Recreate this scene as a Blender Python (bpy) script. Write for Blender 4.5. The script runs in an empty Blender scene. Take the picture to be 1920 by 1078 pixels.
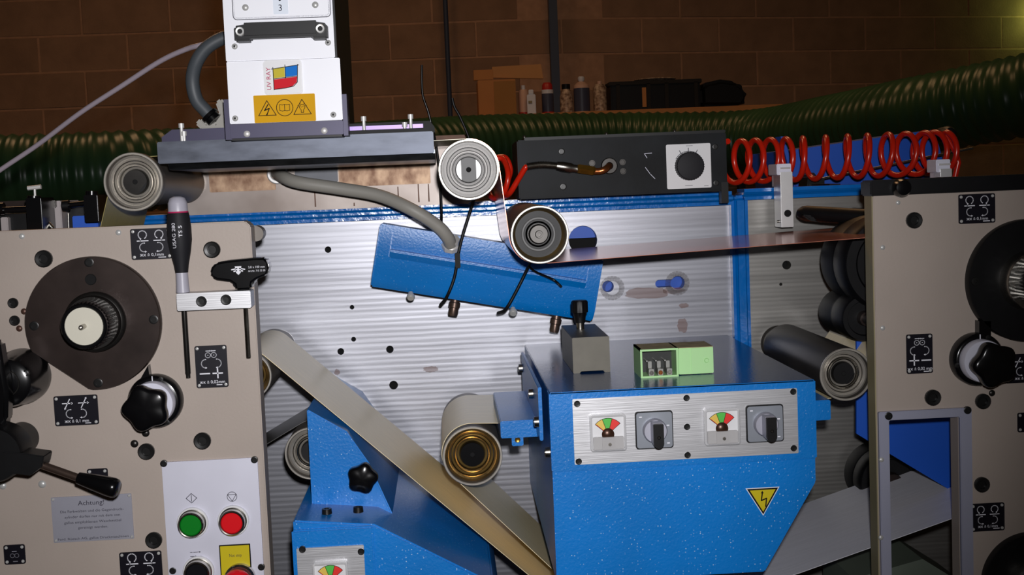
import bpy, bmesh, math, random
from mathutils import Vector, Matrix
random.seed(7)
PI = math.pi
scene = bpy.context.scene
COL = scene.collection

# ------------------------------------------------------------------ camera
F = 2400.0                      # focal length in pixels of the 1920x1078 frame
VPX, VPY = 830.0, 352.0         # vanishing point of the depth axis
ROLL = math.radians(2.6)
CAMZ = 1.40
Yc = Vector(((VPX-960)/F, (VPY-539)/F, 1)).normalized()
xr, xd = math.cos(ROLL), -math.sin(ROLL)
Xc = Vector((xr, xd, -(xr*Yc.x+xd*Yc.y)/Yc.z)).normalized()
Zc = Xc.cross(Yc)
CAM = Vector((0, 0, CAMZ))
def c2w(c): return Vector((c.dot(Xc), c.dot(Yc), c.dot(Zc)))
cd = bpy.data.cameras.new('camera'); cam = bpy.data.objects.new('camera', cd); COL.objects.link(cam)
r_, u_, b_ = c2w(Vector((1,0,0))), c2w(Vector((0,-1,0))), c2w(Vector((0,0,-1)))
cam.matrix_world = Matrix(((r_.x,u_.x,b_.x,CAM.x),(r_.y,u_.y,b_.y,CAM.y),(r_.z,u_.z,b_.z,CAM.z),(0,0,0,1)))
cd.sensor_width = 36; cd.lens = F/1920*36; cd.clip_start = 0.02; cd.clip_end = 100
scene.camera = cam
def pix(u, v, D):
    """point of the plane Y = D that stands at that place of the picture"""
    w = c2w(Vector(((u-960)/F, (v-539)/F, 1)))
    return CAM + w*(D/w.y)
def sc(D): return D/F*1.004     # metres per pixel at that distance

# ------------------------------------------------------------------ light
vs = scene.view_settings
vs.view_transform = 'Standard'; vs.look = 'None'; vs.gamma = 1; vs.use_curve_mapping = False
vs.exposure = 0.0
W = bpy.data.worlds.new('room_air'); scene.world = W; W.use_nodes = True
W.node_tree.nodes['Background'].inputs[0].default_value = (0.9, 0.62, 0.42, 1)
W.node_tree.nodes['Background'].inputs[1].default_value = 0.012
def light(name, kind, loc, energy, col, size=0.05, target=None, **kw):
    d = bpy.data.lights.new(name, kind); d.energy = energy; d.color = col
    o = bpy.data.objects.new(name, d); COL.objects.link(o); o.location = loc
    if kind == 'AREA': d.size = size
    else: d.shadow_soft_size = size
    for k, v in kw.items(): setattr(d, k, v)
    if target is not None: o.rotation_euler = (Vector(target)-Vector(loc)).to_track_quat('-Z', 'Y').to_euler()
    return o
light('camera_flash', 'SPOT', CAM + r_*0.02 + u_*0.055, 74, (1.0, 0.985, 1.0), 0.014,
      pix(720, 440, 1.6), spot_size=math.radians(69), spot_blend=1.0)
light('ceiling_lamp_warm', 'AREA', (0.9, 4.2, 4.3), 20, (1.0, 0.56, 0.26), 1.2, (0.5, 3.4, 0))
light('ceiling_lamp_aisle', 'AREA', (-1.6, 4.6, 4.3), 22, (1.0, 0.56, 0.28), 1.2, (-1.2, 3.4, 0))
light('wall_lamp', 'POINT', pix(1968, 25, 8.1), 1.5, (0.62, 0.9, 0.22), 0.1)

# ------------------------------------------------------------------ materials
def lin(c):
    c = c/255.0
    return c/12.92 if c <= 0.04045 else ((c+0.055)/1.055)**2.4
def rgb(r, g, b): return (lin(r), lin(g), lin(b), 1)
MATS = {}
def mat(name, col, rough=0.5, metal=0.0, noise=0.0, nscale=30, stretch=(1,1,1), bump=0.0, bscale=80, bstretch=(1,1,1),
        spec=0.5, coat=0.0, col2=None, alpha=None, trans=0.0, emit=0, rnd=0.0, rvar=0.0):
    m = bpy.data.materials.new(name); m.use_nodes = True
    nt = m.node_tree; N = nt.nodes; L = nt.links; p = N['Principled BSDF']
    p.inputs['Base Color'].default_value = col
    p.inputs['Roughness'].default_value = rough
    p.inputs['Metallic'].default_value = metal
    p.inputs['Specular IOR Level'].default_value = spec
    p.inputs['Coat Weight'].default_value = coat
    p.inputs['Coat Roughness'].default_value = 0.15
    p.inputs['Transmission Weight'].default_value = trans
    if alpha is not None: p.inputs['Alpha'].default_value = alpha
    tc = N.new('ShaderNodeNewGeometry')
    def nz(scale, st, detail=4):
        mp = N.new('ShaderNodeMapping'); mp.inputs['Scale'].default_value = st
        L.new(tc.outputs['Position'], mp.inputs['Vector'])
        n = N.new('ShaderNodeTexNoise'); n.inputs['Scale'].default_value = scale; n.inputs['Detail'].default_value = detail
        L.new(mp.outputs[0], n.inputs['Vector']); return n
    src = None
    if noise > 0 or col2 is not None:
        n = nz(nscale, stretch)
        r = N.new('ShaderNodeValToRGB'); r.color_ramp.elements[0].position = 0.32; r.color_ramp.elements[1].position = 0.68
        c2 = col2 if col2 is not None else tuple(c*(1-noise) for c in col[:3])+(1,)
        r.color_ramp.elements[0].color = c2; r.color_ramp.elements[1].color = col
        L.new(n.outputs['Fac'], r.inputs['Fac']); src = r.outputs['Color']
        if rvar > 0:
            mr = N.new('ShaderNodeMapRange'); mr.inputs[3].default_value = rough-rvar; mr.inputs[4].default_value = rough+rvar
            L.new(n.outputs['Fac'], mr.inputs[0]); L.new(mr.outputs[0], p.inputs['Roughness'])
    if rnd > 0:
        oi = N.new('ShaderNodeObjectInfo'); hs = N.new('ShaderNodeHueSaturation')
        mr = N.new('ShaderNodeMapRange'); mr.inputs[3].default_value = 1-rnd; mr.inputs[4].default_value = 1+rnd
        L.new(oi.outputs['Random'], mr.inputs[0]); L.new(mr.outputs[0], hs.inputs['Value'])
        if src: L.new(src, hs.inputs['Color'])
        else: hs.inputs['Color'].default_value = col
        src = hs.outputs['Color']
    if src: L.new(src, p.inputs['Base Color'])
    if bump > 0:
        n = nz(bscale, bstretch, 3); b = N.new('ShaderNodeBump'); b.inputs['Strength'].default_value = bump
        b.inputs['Distance'].default_value = 0.002
        L.new(n.outputs['Fac'], b.inputs['Height']); L.new(b.outputs[0], p.inputs['Normal'])
    MATS[name] = m
    return m
def blue_paint(name, col, flake):
    """glossy blue machine paint with orange peel and light flakes"""
    m = mat(name, col, 0.34, 0.0, noise=0.18, nscale=9, bump=0.16, bscale=320, spec=0.55)
    nt = m.node_tree; N = nt.nodes; L = nt.links; p = N['Principled BSDF']
    g = N.new('ShaderNodeNewGeometry')
    v = N.new('ShaderNodeTexVoronoi'); v.inputs['Scale'].default_value = 300
    L.new(g.outputs['Position'], v.inputs['Vector'])
    lt = N.new('ShaderNodeMapRange'); lt.inputs[1].default_value = 0.24; lt.inputs[2].default_value = 0.05
    lt.inputs[3].default_value = 0; lt.inputs[4].default_value = 1; L.new(v.outputs['Distance'], lt.inputs[0])
    sp = N.new('ShaderNodeSeparateColor'); L.new(v.outputs['Color'], sp.inputs[0])
    gt = N.new('ShaderNodeMapRange'); gt.inputs[1].default_value = 0.55; gt.inputs[2].default_value = 1.0
    L.new(sp.outputs[0], gt.inputs[0])
    mu = N.new('ShaderNodeMath'); mu.operation = 'MULTIPLY'; L.new(lt.outputs[0], mu.inputs[0]); L.new(gt.outputs[0], mu.inputs[1])
    m2 = N.new('ShaderNodeMath'); m2.operation = 'MULTIPLY'; L.new(mu.outputs[0], m2.inputs[0]); m2.inputs[1].default_value = flake
    mx = N.new('ShaderNodeMix'); mx.data_type = 'RGBA'
    old = p.inputs['Base Color'].links[0].from_socket
    L.new(m2.outputs[0], mx.inputs[0]); L.new(old, mx.inputs[6]); mx.inputs[7].default_value = rgb(215, 238, 255)
    L.new(mx.outputs[2], p.inputs['Base Color'])
    return m
def milled(name, col, rough, lines=0.5, pitch=95.0, metal=0.85, seed=0.0):
    """aluminium face milled in level passes: fine level streaks and shallow ridges"""
    m = mat(name, col, rough, metal, noise=0.22, nscale=14, stretch=(0.25, 1, 9))
    nt = m.node_tree; N = nt.nodes; L = nt.links; p = N['Principled BSDF']
    g = N.new('ShaderNodeNewGeometry'); mp = N.new('ShaderNodeMapping'); mp.inputs['Location'].default_value = (seed, 0, seed)
    L.new(g.outputs['Position'], mp.inputs[0])
    w = N.new('ShaderNodeTexWave'); w.bands_direction = 'Z'; w.inputs['Scale'].default_value = pitch/6.2832*2
    w.inputs['Distortion'].default_value = 1.6; w.inputs['Detail'].default_value = 2; w.inputs['Detail Scale'].default_value = 3
    mp2 = N.new('ShaderNodeMapping'); mp2.inputs['Scale'].default_value = (0.12, 0.12, 1)
    L.new(mp.outputs[0], mp2.inputs[0]); L.new(mp2.outputs[0], w.inputs['Vector'])
    n = N.new('ShaderNodeTexNoise'); n.inputs['Scale'].default_value = 60; n.inputs['Detail'].default_value = 5
    mp3 = N.new('ShaderNodeMapping'); mp3.inputs['Scale'].default_value = (0.12, 1, 9)
    L.new(mp.outputs[0], mp3.inputs[0]); L.new(mp3.outputs[0], n.inputs['Vector'])
    ad = N.new('ShaderNodeMath'); ad.operation = 'MULTIPLY_ADD'; L.new(n.outputs['Fac'], ad.inputs[0]); ad.inputs[1].default_value = 0.8
    L.new(w.outputs['Fac'], ad.inputs[2])
    b = N.new('ShaderNodeBump'); b.inputs['Strength'].default_value = lines; b.inputs['Distance'].default_value = 0.0012
    L.new(ad.outputs[0], b.inputs['Height']); L.new(b.outputs[0], p.inputs['Normal'])
    return m

mat('block', rgb(162, 128, 102), 0.92, noise=0.2, nscale=9, bump=0.6, bscale=90, rnd=0.10)
mat('mortar', rgb(196, 154, 124), 0.95, noise=0.2, nscale=20)
mat('concrete', rgb(120, 112, 102), 0.85, noise=0.3, nscale=4)
mat('post_paint', rgb(54, 66, 88), 0.5)
mat('duct_green', rgb(46, 74, 48), 0.3, noise=0.3, nscale=5, spec=0.22)
mat('face_paint', rgb(176, 163, 153), 0.5, noise=0.10, nscale=7, bump=0.05, bscale=300)
mat('edge_paint', rgb(150, 140, 108), 0.55, noise=0.2, nscale=9)
blue_paint('blue', rgb(0, 122, 208), 0.4)
blue_paint('blue_lid_dim', rgb(10, 66, 128), 0.1)  # same paint as the front; the top's darker reflecting look is in the colour
MATS['blue_lid_dim'].node_tree.nodes['Principled BSDF'].inputs['Roughness'].default_value = 0.16
blue_paint('blue_flake', rgb(0, 124, 212), 1.0)
mat('blue_rail', rgb(0, 112, 200), 0.22, noise=0.22, nscale=20, bump=0.5, bscale=70, spec=0.6)
mat('blue_flat', rgb(10, 84, 196), 0.5, noise=0.1, nscale=8)
milled('alu_panel', rgb(152, 153, 160), 0.42, 0.06, 130, metal=0.9)
milled('alu_panel_dark', rgb(150, 148, 144), 0.45, 0.07, 160, metal=0.85, seed=3.1)
mat('alu_bright', rgb(225, 225, 225), 0.4, 0.7, noise=0.08, nscale=40)
mat('alu_brushed', rgb(205, 205, 208), 0.42, 0.75, noise=0.12, nscale=26, stretch=(1, 1, 12), bump=0.08, bscale=200, bstretch=(0.1,1,4))
mat('alu_anod', rgb(218, 218, 232), 0.5, 0.25, noise=0.06, nscale=20)
mat('frame_grey', rgb(168, 170, 190), 0.5, 0.3, noise=0.1, nscale=12)
mat('steel', rgb(178, 174, 166), 0.27, 1.0, noise=0.18, nscale=60, rvar=0.08)
mat('steel_bright', rgb(222, 220, 218), 0.42, 0.35, noise=0.06, nscale=60)
mat('zinc', rgb(196, 196, 194), 0.36, 0.3, noise=0.05, nscale=60)
mat('steel_dark', rgb(62, 60, 58), 0.34, 0.8, noise=0.3, nscale=40)
mat('steel_mid', rgb(104, 104, 104), 0.55, 0.2, noise=0.1, nscale=60)
mat('ring_steel', rgb(196, 190, 180), 0.3, 0.55, noise=0.2, nscale=60)
mat('rod_steel', rgb(128, 108, 98), 0.32, 0.85, noise=0.2, nscale=40)
mat('pin_brown', rgb(92, 66, 56), 0.4, 0.5)
mat('steel_brown', rgb(58, 46, 42), 0.40, 0.5, noise=0.42, nscale=16, rvar=0.1)
mat('roller_grey', rgb(104, 98, 92), 0.45, 0.4, noise=0.22, nscale=14)
mat('roller_black', rgb(62, 58, 54), 0.4, 0.2, noise=0.3, nscale=12)
mat('oil_gold', rgb(196, 162, 104), 0.22, 0.85, noise=0.55, nscale=45, rvar=0.08)
mat('oil_brown', rgb(142, 116, 66), 0.3, 0.35, noise=0.55, nscale=40)
mat('black_gloss', rgb(10, 10, 12), 0.2, spec=0.5)
mat('black_satin', rgb(14, 14, 16), 0.45, noise=0.3, nscale=60, spec=0.28)
mat('black_bolt', rgb(34, 34, 34), 0.34, 0.4)
mat('black_box', rgb(26, 29, 33), 0.5, 0.0, spec=0.14, noise=0.75, nscale=13, bump=0.02, bscale=150)
mat('black_flat', rgb(12, 12, 13), 0.7)
mat('void_black', rgb(5, 5, 6), 0.9)
mat('white_panel', rgb(240, 241, 248), 0.42, noise=0.03, nscale=12)
mat('white_plastic', rgb(224, 224, 226), 0.3)
mat('white_disc', rgb(212, 208, 192), 0.45)
mat('violet_steel', rgb(50, 46, 76), 0.45, 0.2, noise=0.12, nscale=20)
mat('violet_glint', rgb(128, 108, 160), 0.4, 0.4)  # paler violet: the flash reflection on the rail is put into the colour
mat('beam_steel', rgb(86, 90, 100), 0.46, 0.85, noise=0.45, nscale=26, stretch=(1, 1, 3), rvar=0.06)
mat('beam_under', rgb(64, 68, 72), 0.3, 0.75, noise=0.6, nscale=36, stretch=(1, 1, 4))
mat('grey_rubber', rgb(150, 147, 140), 0.5)
mat('dark_hose', rgb(70, 75, 80), 0.5, noise=0.1, nscale=20)
mat('white_cable', rgb(176, 164, 176), 0.4)
mat('stain_alu', rgb(156, 148, 143), 0.46, 0.7, nscale=9, col2=rgb(118, 108, 102))
mat('rust_smear', rgb(150, 100, 78), 0.7, alpha=0.35)
mat('grime_smear', rgb(96, 84, 74), 0.7, alpha=0.16)
mat('rust', rgb(186, 156, 128), 0.5, 0.4, nscale=60, stretch=(1.2, 1, 0.8), col2=rgb(112, 78, 56))
mat('rust_drip', rgb(112, 78, 60), 0.6, 0.2, noise=0.4, nscale=50)
mat('plate_grey', rgb(96, 98, 104), 0.5, 0.4, noise=0.2, nscale=20)
mat('yellow', rgb(212, 158, 0), 0.6, noise=0.05, nscale=20, spec=0.15)
mat('yellow_dull', rgb(204, 186, 20), 0.4)
mat('ink_black', rgb(14, 14, 18), 0.65, spec=0.15)
mat('ink_grey', rgb(52, 50, 62), 0.65, spec=0.15)
mat('ink_white', rgb(232, 232, 240), 0.45)
mat('ink_red', rgb(206, 30, 44), 0.65, spec=0.15)
mat('ink_blue', rgb(20, 112, 200), 0.65, spec=0.15)
mat('ink_olive', rgb(196, 180, 60), 0.65, spec=0.15)
mat('ink_magenta', rgb(180, 40, 90), 0.65, spec=0.15)
mat('dial_yellow', rgb(224, 190, 84), 0.45)
mat('dial_green', rgb(82, 186, 72), 0.45)
mat('dial_red', rgb(226, 44, 36), 0.45)
mat('plate_black', rgb(20, 18, 28), 0.35, 0.2)
mat('plate_silver', rgb(172, 172, 184), 0.45, 0.45, noise=0.06, nscale=30)
mat('clear_plastic', rgb(220, 220, 222), 0.12, alpha=0.45, spec=0.6)
mat('smoke_plastic', rgb(206, 204, 204), 0.15, alpha=0.55, spec=0.6)
mat('button_green', rgb(8, 124, 32), 0.3)
mat('button_red', rgb(222, 22, 32), 0.28)
mat('button_black', rgb(20, 20, 24), 0.25)
mat('red_hose', rgb(200, 34, 14), 0.25, spec=0.6)
mat('brass', rgb(176, 132, 52), 0.3, 0.9, noise=0.35, nscale=60)
mat('copper', rgb(196, 120, 70), 0.28, 0.9, noise=0.3, nscale=60)
mat('block_grey', rgb(104, 100, 90), 0.5, 0.2, noise=0.14, nscale=60)
mat('pale_green', rgb(178, 226, 160), 0.4)
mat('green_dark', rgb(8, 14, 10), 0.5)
mat('dirty_green', rgb(190, 174, 132), 0.6, noise=0.4, nscale=70)
mat('terminal', rgb(150, 150, 146), 0.35, 0.4)
mat('web_paper', rgb(255, 236, 190), 0.36, noise=0.12, nscale=30, stretch=(1, 16, 1), spec=0.5)
mat('web_pink', rgb(226, 146, 120), 0.16, 0.4, noise=0.08, nscale=30, stretch=(1, 16, 1), spec=0.8)
mat('web_olive_sheen', rgb(172, 158, 96), 0.34, noise=0.22, nscale=30, stretch=(1, 16, 1), spec=0.6)  # same web as the pink run; its olive reflection is put into the colour
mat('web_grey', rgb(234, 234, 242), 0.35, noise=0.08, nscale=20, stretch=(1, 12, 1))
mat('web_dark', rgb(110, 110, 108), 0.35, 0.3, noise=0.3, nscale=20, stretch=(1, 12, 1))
mat('cardboard', rgb(196, 138, 84), 0.85, noise=0.15, nscale=6)
mat('carton_light', rgb(210, 158, 104), 0.85, noise=0.1, nscale=6)
mat('carton_dark', rgb(168, 124, 70), 0.85, noise=0.1, nscale=6)
mat('bottle_pink', rgb(214, 180, 162), 0.4)
mat('bottle_blue', rgb(64, 72, 96), 0.4)
mat('bottle_white', rgb(220, 228, 240), 0.35)
mat('bottle_red', rgb(190, 44, 40), 0.4)
mat('bottle_print', rgb(210, 190, 168), 0.4, nscale=60, col2=rgb(110, 84, 70))
mat('handle_grey', rgb(172, 170, 182), 0.4)
mat('handle_rubber', rgb(30, 30, 34), 0.6, spec=0.25)
mat('orange_glint', rgb(150, 70, 30), 0.3, 0.8)
mat('grey_cast', rgb(168, 160, 160), 0.5, noise=0.1, nscale=12)
mat('tray_green', rgb(98, 108, 96), 0.6, noise=0.2, nscale=12)

# ------------------------------------------------------------------ mesh helpers
WL = {}
def B(): return bmesh.new()
def box(bm, x0, x1, y0, y1, z0, z1):
    v = [bm.verts.new(p) for p in ((x0,y0,z0),(x1,y0,z0),(x1,y1,z0),(x0,y1,z0),(x0,y0,z1),(x1,y0,z1),(x1,y1,z1),(x0,y1,z1))]
    for f in ((0,1,5,4),(1,2,6,5),(2,3,7,6),(3,0,4,7),(4,5,6,7),(3,2,1,0)): bm.faces.new([v[i] for i in f])
    return bm
def prism(bm, pts, y0, y1):
    """outline (x, z) extruded from y0 to y1"""
    a = [bm.verts.new((x, y0, z)) for x, z in pts]; b = [bm.verts.new((x, y1, z)) for x, z in pts]
    n = len(pts); bm.faces.new(a); bm.faces.new(b[::-1])
    for i in range(n): bm.faces.new((a[i], b[i], b[(i+1)%n], a[(i+1)%n]))
    return bm
def loft(bm, outline, layers, cx, cz):
    """outline of (x, z) offsets about (cx, cz), stacked as (scale, y)"""
    rings = [[bm.verts.new((cx+x*s, y, cz+z*s)) for x, z in outline] for s, y in layers]
    n = len(outline)
    for a, b in zip(rings, rings[1:]):
        for i in range(n): bm.faces.new((a[i], b[i], b[(i+1)%n], a[(i+1)%n]))
    bm.faces.new(rings[0]); bm.faces.new(rings[-1][::-1])
    return bm
def frame_of(ax):
    ax = Vector(ax).normalized()
    t = Vector((0,0,1)) if abs(ax.z) < 0.9 else Vector((1,0,0))
    a = ax.cross(t).normalized(); return ax, a, ax.cross(a).normalized()
def lathe(bm, o, ax, prof, seg=36, closed=False):
    ax, a, b = frame_of(ax); o = Vector(o); rings = []
    for r, h in prof:
        if r <= 1e-7: rings.append([bm.verts.new(o+ax*h)])
        else: rings.append([bm.verts.new(o+ax*h+(a*math.cos(2*PI*i/seg)+b*math.sin(2*PI*i/seg))*r) for i in range(seg)])
    prs = list(zip(rings, rings[1:]))
    if closed: prs.append((rings[-1], rings[0]))
    for p, q in prs:
        for i in range(seg):
            j = (i+1) % seg
            if len(p) == 1 and len(q) == 1: break
            if len(p) == 1: bm.faces.new((p[0], q[i], q[j]))
            elif len(q) == 1: bm.faces.new((p[i], p[j], q[0]))
            else: bm.faces.new((p[i], p[j], q[j], q[i]))
    return bm
def cyl(bm, p0, p1, r0, r1=None, seg=24):
    p0, p1 = Vector(p0), Vector(p1); L = (p1-p0).length
    r1 = r0 if r1 is None else r1
    return lathe(bm, p0, p1-p0, [(0,0),(r0,0),(r1,L),(0,L)], seg)
def ring(bm, o, ax, ri, ro, h0, h1, seg=36, rnd=0.25):
    e = min((ro-ri), abs(h1-h0))*rnd; s = 1 if h1 > h0 else -1
    return lathe(bm, o, ax, [(ri,h0),(ro,h0),(ro,h1-s*e),(ro-e,h1),(ri+e,h1),(ri,h1-s*e)], seg, True)
def smooth(pts, n=8):
    pts = [Vector(p) for p in pts]; out = []
    P = [pts[0]*2-pts[1]]+pts+[pts[-1]*2-pts[-2]]
    for i in range(1, len(P)-2):
        p0, p1, p2, p3 = P[i-1:i+3]
        for k in range(n):
            t = k/n
            out.append(0.5*((2*p1)+(p2-p0)*t+(2*p0-5*p1+4*p2-p3)*t*t+(3*p1-p0-3*p2+p3)*t**3))
    out.append(pts[-1]); return out
def tube(bm, pts, r, seg=14):
    """r is a number or a function of the index"""
    pts = [Vector(p) for p in pts]; rings = []; nrm = None
    for i, p in enumerate(pts):
        t = (pts[min(i+1, len(pts)-1)]-pts[max(i-1, 0)]).normalized()
        if nrm is None: nrm = frame_of(t)[1]
        nrm = (nrm-t*nrm.dot(t)).normalized(); bn = t.cross(nrm)
        rr = r(i) if callable(r) else r
        rings.append([bm.verts.new(p+(nrm*math.cos(2*PI*k/seg)+bn*math.sin(2*PI*k/seg))*rr) for k in range(seg)])
    for a, b in zip(rings, rings[1:]):
        for k in range(seg): bm.faces.new((a[k], a[(k+1)%seg], b[(k+1)%seg], b[k]))
    bm.faces.new(rings[0][::-1]); bm.faces.new(rings[-1])
    return bm
def sheet(bm, path, y0, y1, t=0.0006):
    """a thin web along (x, z) points, from y0 to y1"""
    pts = [Vector((x, z)) for x, z in path]; top = []; bot = []
    for i, p in enumerate(pts):
        d = (pts[min(i+1, len(pts)-1)]-pts[max(i-1, 0)]).normalized(); n = Vector((-d.y, d.x))
        top.append(p+n*t/2); bot.append(p-n*t/2)
    prof = top+bot[::-1]
    a = [bm.verts.new((q.x, y0, q.y)) for q in prof]; b = [bm.verts.new((q.x, y1, q.y)) for q in prof]
    n = len(prof); k = len(pts)
    for i in range(n): bm.faces.new((a[i], b[i], b[(i+1)%n], a[(i+1)%n]))
    for i in range(k-1):
        j = n-1-i
        bm.faces.new((a[i], a[i+1], a[j-1], a[j])); bm.faces.new((b[j], b[j-1], b[i+1], b[i]))
    return bm
def belt(circles, n=20):
    """path through circles (x, z, r, s): s=+1 runs counter-clockwise, -1 clockwise, r=0 is a point"""
    segs = []
    for (ax, az, ra, sa), (bx, bz, rb, sb) in zip(circles, circles[1:]):
        d = Vector((bx-ax, bz-az)); L = d.length; phi = math.atan2(d.y, d.x)
        k = (sa*ra-sb*rb)/L; al = math.asin(max(-1, min(1, k)))
        th = phi+al                        # heading of the tangent
        nx, nz = math.sin(th), -math.cos(th)   # right-hand normal
        segs.append(((ax+nx*sa*ra, az+nz*sa*ra), (bx+nx*sb*rb, bz+nz*sb*rb)))
    out = [segs[0][0]]
    for i, (x, z, r, s) in enumerate(circles[1:-1]):
        p, q = segs[i][1], segs[i+1][0]
        a0 = math.atan2(p[1]-z, p[0]-x); a1 = math.atan2(q[1]-z, q[0]-x)
        if s > 0:
            while a1 < a0: a1 += 2*PI
        else:
            while a1 > a0: a1 -= 2*PI
        for k in range(n+1):
            a = a0+(a1-a0)*k/n; out.append((x+r*math.cos(a), z+r*math.sin(a)))
    out.append(segs[-1][1]); return out
def rrect(w, h, r, n=4):
    pts = []
    for cx, cz, a0 in ((w/2-r, h/2-r, 0), (-w/2+r, h/2-r, PI/2), (-w/2+r, -h/2+r, PI), (w/2-r, -h/2+r, 1.5*PI)):
        for k in range(n+1):
            a = a0+PI/2*k/n; pts.append((cx+r*math.cos(a), cz+r*math.sin(a)))
    return pts
def plate(bm, x, z, w, h, y0, y1, r=0.002):
    return prism(bm, [(x+a, z+b) for a, b in rrect(w, h, r)], y0, y1)
def stroke(bm, pts, w, y):
    """flat printed line through (x, z) points on the plane y"""
    for (ax, az), (bx, bz) in zip(pts, pts[1:]):
        d = Vector((bx-ax, bz-az))
        if d.length < 1e-9: continue
        d.normalize(); n = Vector((-d.y, d.x))*w/2; e = d*w*0.3
        bm.faces.new([bm.verts.new((px, y, pz)) for px, pz in ((ax-n.x-e.x, az-n.y-e.y), (bx-n.x+e.x, bz-n.y+e.y), (bx+n.x+e.x, bz+n.y+e.y), (ax+n.x-e.x, az+n.y-e.y))])
    return bm
def poly(bm, pts, y):
    bm.faces.new([bm.verts.new((x, y, z)) for x, z in pts]); return bm
def arc(x, z, r, a0, a1, n=14):
    return [(x+r*math.cos(math.radians(a0+(a1-a0)*k/n)), z+r*math.sin(math.radians(a0+(a1-a0)*k/n))) for k in range(n+1)]
def txt(bm, s, x, z, y, h, width=None, rot=0.0, align='CENTER'):
    cu = bpy.data.curves.new('lettering', 'FONT'); cu.body = s; cu.size = 1; cu.align_x = 'LEFT'; cu.resolution_u = 3
    ob = bpy.data.objects.new('lettering', cu); me = bpy.data.meshes.new_from_object(ob)
    xs = [v.co.x for v in me.vertices] or [0]; x0, x1 = min(xs), max(xs)
    sy = h/0.72; sx = sy if width is None else width/max(1e-6, x1-x0)
    off = {'CENTER': (x0+x1)/2, 'LEFT': x0, 'RIGHT': x1}[align]
    c, sn = math.cos(rot), math.sin(rot); vv = []
    for v in me.vertices:
        px, pz = (v.co.x-off)*sx, (v.co.y-0.35)*sy
        vv.append(bm.verts.new((x+px*c-pz*sn, y, z+px*sn+pz*c)))
    for p in me.polygons:
        try: bm.faces.new([vv[i] for i in p.vertices])
        except ValueError: pass
    bpy.data.objects.remove(ob); bpy.data.curves.remove(cu); bpy.data.meshes.remove(me)
    return bm
def face_front(bm):
    for f in bm.faces:
        f.normal_update()
        if f.normal.y > 0: f.normal_flip()
    return bm

def part(name, bm, m, parent=None, bevel=0, flat=False, print_=False, seg=2, ang=38):
    if print_: face_front(bm)
    else: bmesh.ops.recalc_face_normals(bm, faces=bm.faces)
    if bevel:
        es = [e for e in bm.edges if len(e.link_faces) == 2 and e.calc_face_angle(0) > 0.5]
        bmesh.ops.bevel(bm, geom=es, offset=bevel, segments=seg, affect='EDGES', clamp_overlap=True)
    me = bpy.data.meshes.new(name); bm.to_mesh(me); bm.free()
    co = [v.co for v in me.vertices]
    lo = Vector(min(c[i] for c in co) for i in range(3)); hi = Vector(max(c[i] for c in co) for i in range(3))
    c = (lo+hi)/2
    me.transform(Matrix.Translation(-c))
    if not flat and not print_:
        me.shade_smooth(); me.set_sharp_from_angle(angle=math.radians(ang))
    me.materials.append(MATS[m])
    o = bpy.data.objects.new(name, me); COL.objects.link(o)
    put(o, c, parent); return o
def put(o, c, parent):
    WL[o] = Vector(c)
    if parent is not None: o.parent = parent; o.location = Vector(c)-WL[parent]
    else: o.location = c
def tag(o, label, cat, group=None):
    o['label'] = label; o['category'] = cat
    if group: o['group'] = group
    return o
def thing(name, loc, label, cat, group=None):
    o = bpy.data.objects.new(name, None); COL.objects.link(o); o.empty_display_size = 0.05
    put(o, loc, None); return tag(o, label, cat, group)
def xz(pts, D): return [(p.x, p.z) for p in (pix(u, v, D) for u, v in pts)]
FR = Vector((0, -1, 0))          # towards the camera side
CACHE = {}
def inst(name, key, make, m, c, parent):
    """a small repeated piece that shares its mesh"""
    if key not in CACHE:
        bm = make(B()); bmesh.ops.recalc_face_normals(bm, faces=bm.faces)
        me = bpy.data.meshes.new(name); bm.to_mesh(me); bm.free()
        me.shade_smooth(); me.set_sharp_from_angle(angle=math.radians(38)); me.materials.append(MATS[m]); CACHE[key] = me
    o = bpy.data.objects.new(name, CACHE[key]); COL.objects.link(o); put(o, c, parent); return o
def bolt(parent, u, v, D, rpx, m='black_bolt', name='socket_bolt', h=0.5):
    r = rpx*sc(D)
    r = round(r, 4)
    return inst(name, ('bolt', r, m, h), lambda b: lathe(b, (0,0,0), FR, [(0,h*0.25*r),(0.5*r,h*0.25*r),(0.52*r,h*r*0.9),(0.86*r,h*r),(r,h*r*0.75),(r,-0.002),(0,-0.002)], 20), m, pix(u, v, D), parent)
def rivet(parent, u, v, D, rpx, m='zinc', name='rivet'):
    r = round(rpx*sc(D), 4)
    return inst(name, ('rivet', r, m), lambda b: lathe(b, (0,0,0), FR, [(0,0.45*r),(0.45*r,0.4*r),(0.8*r,0.22*r),(r,0),(r,-0.001),(0,-0.001)], 14), m, pix(u, v, D), parent)
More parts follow.
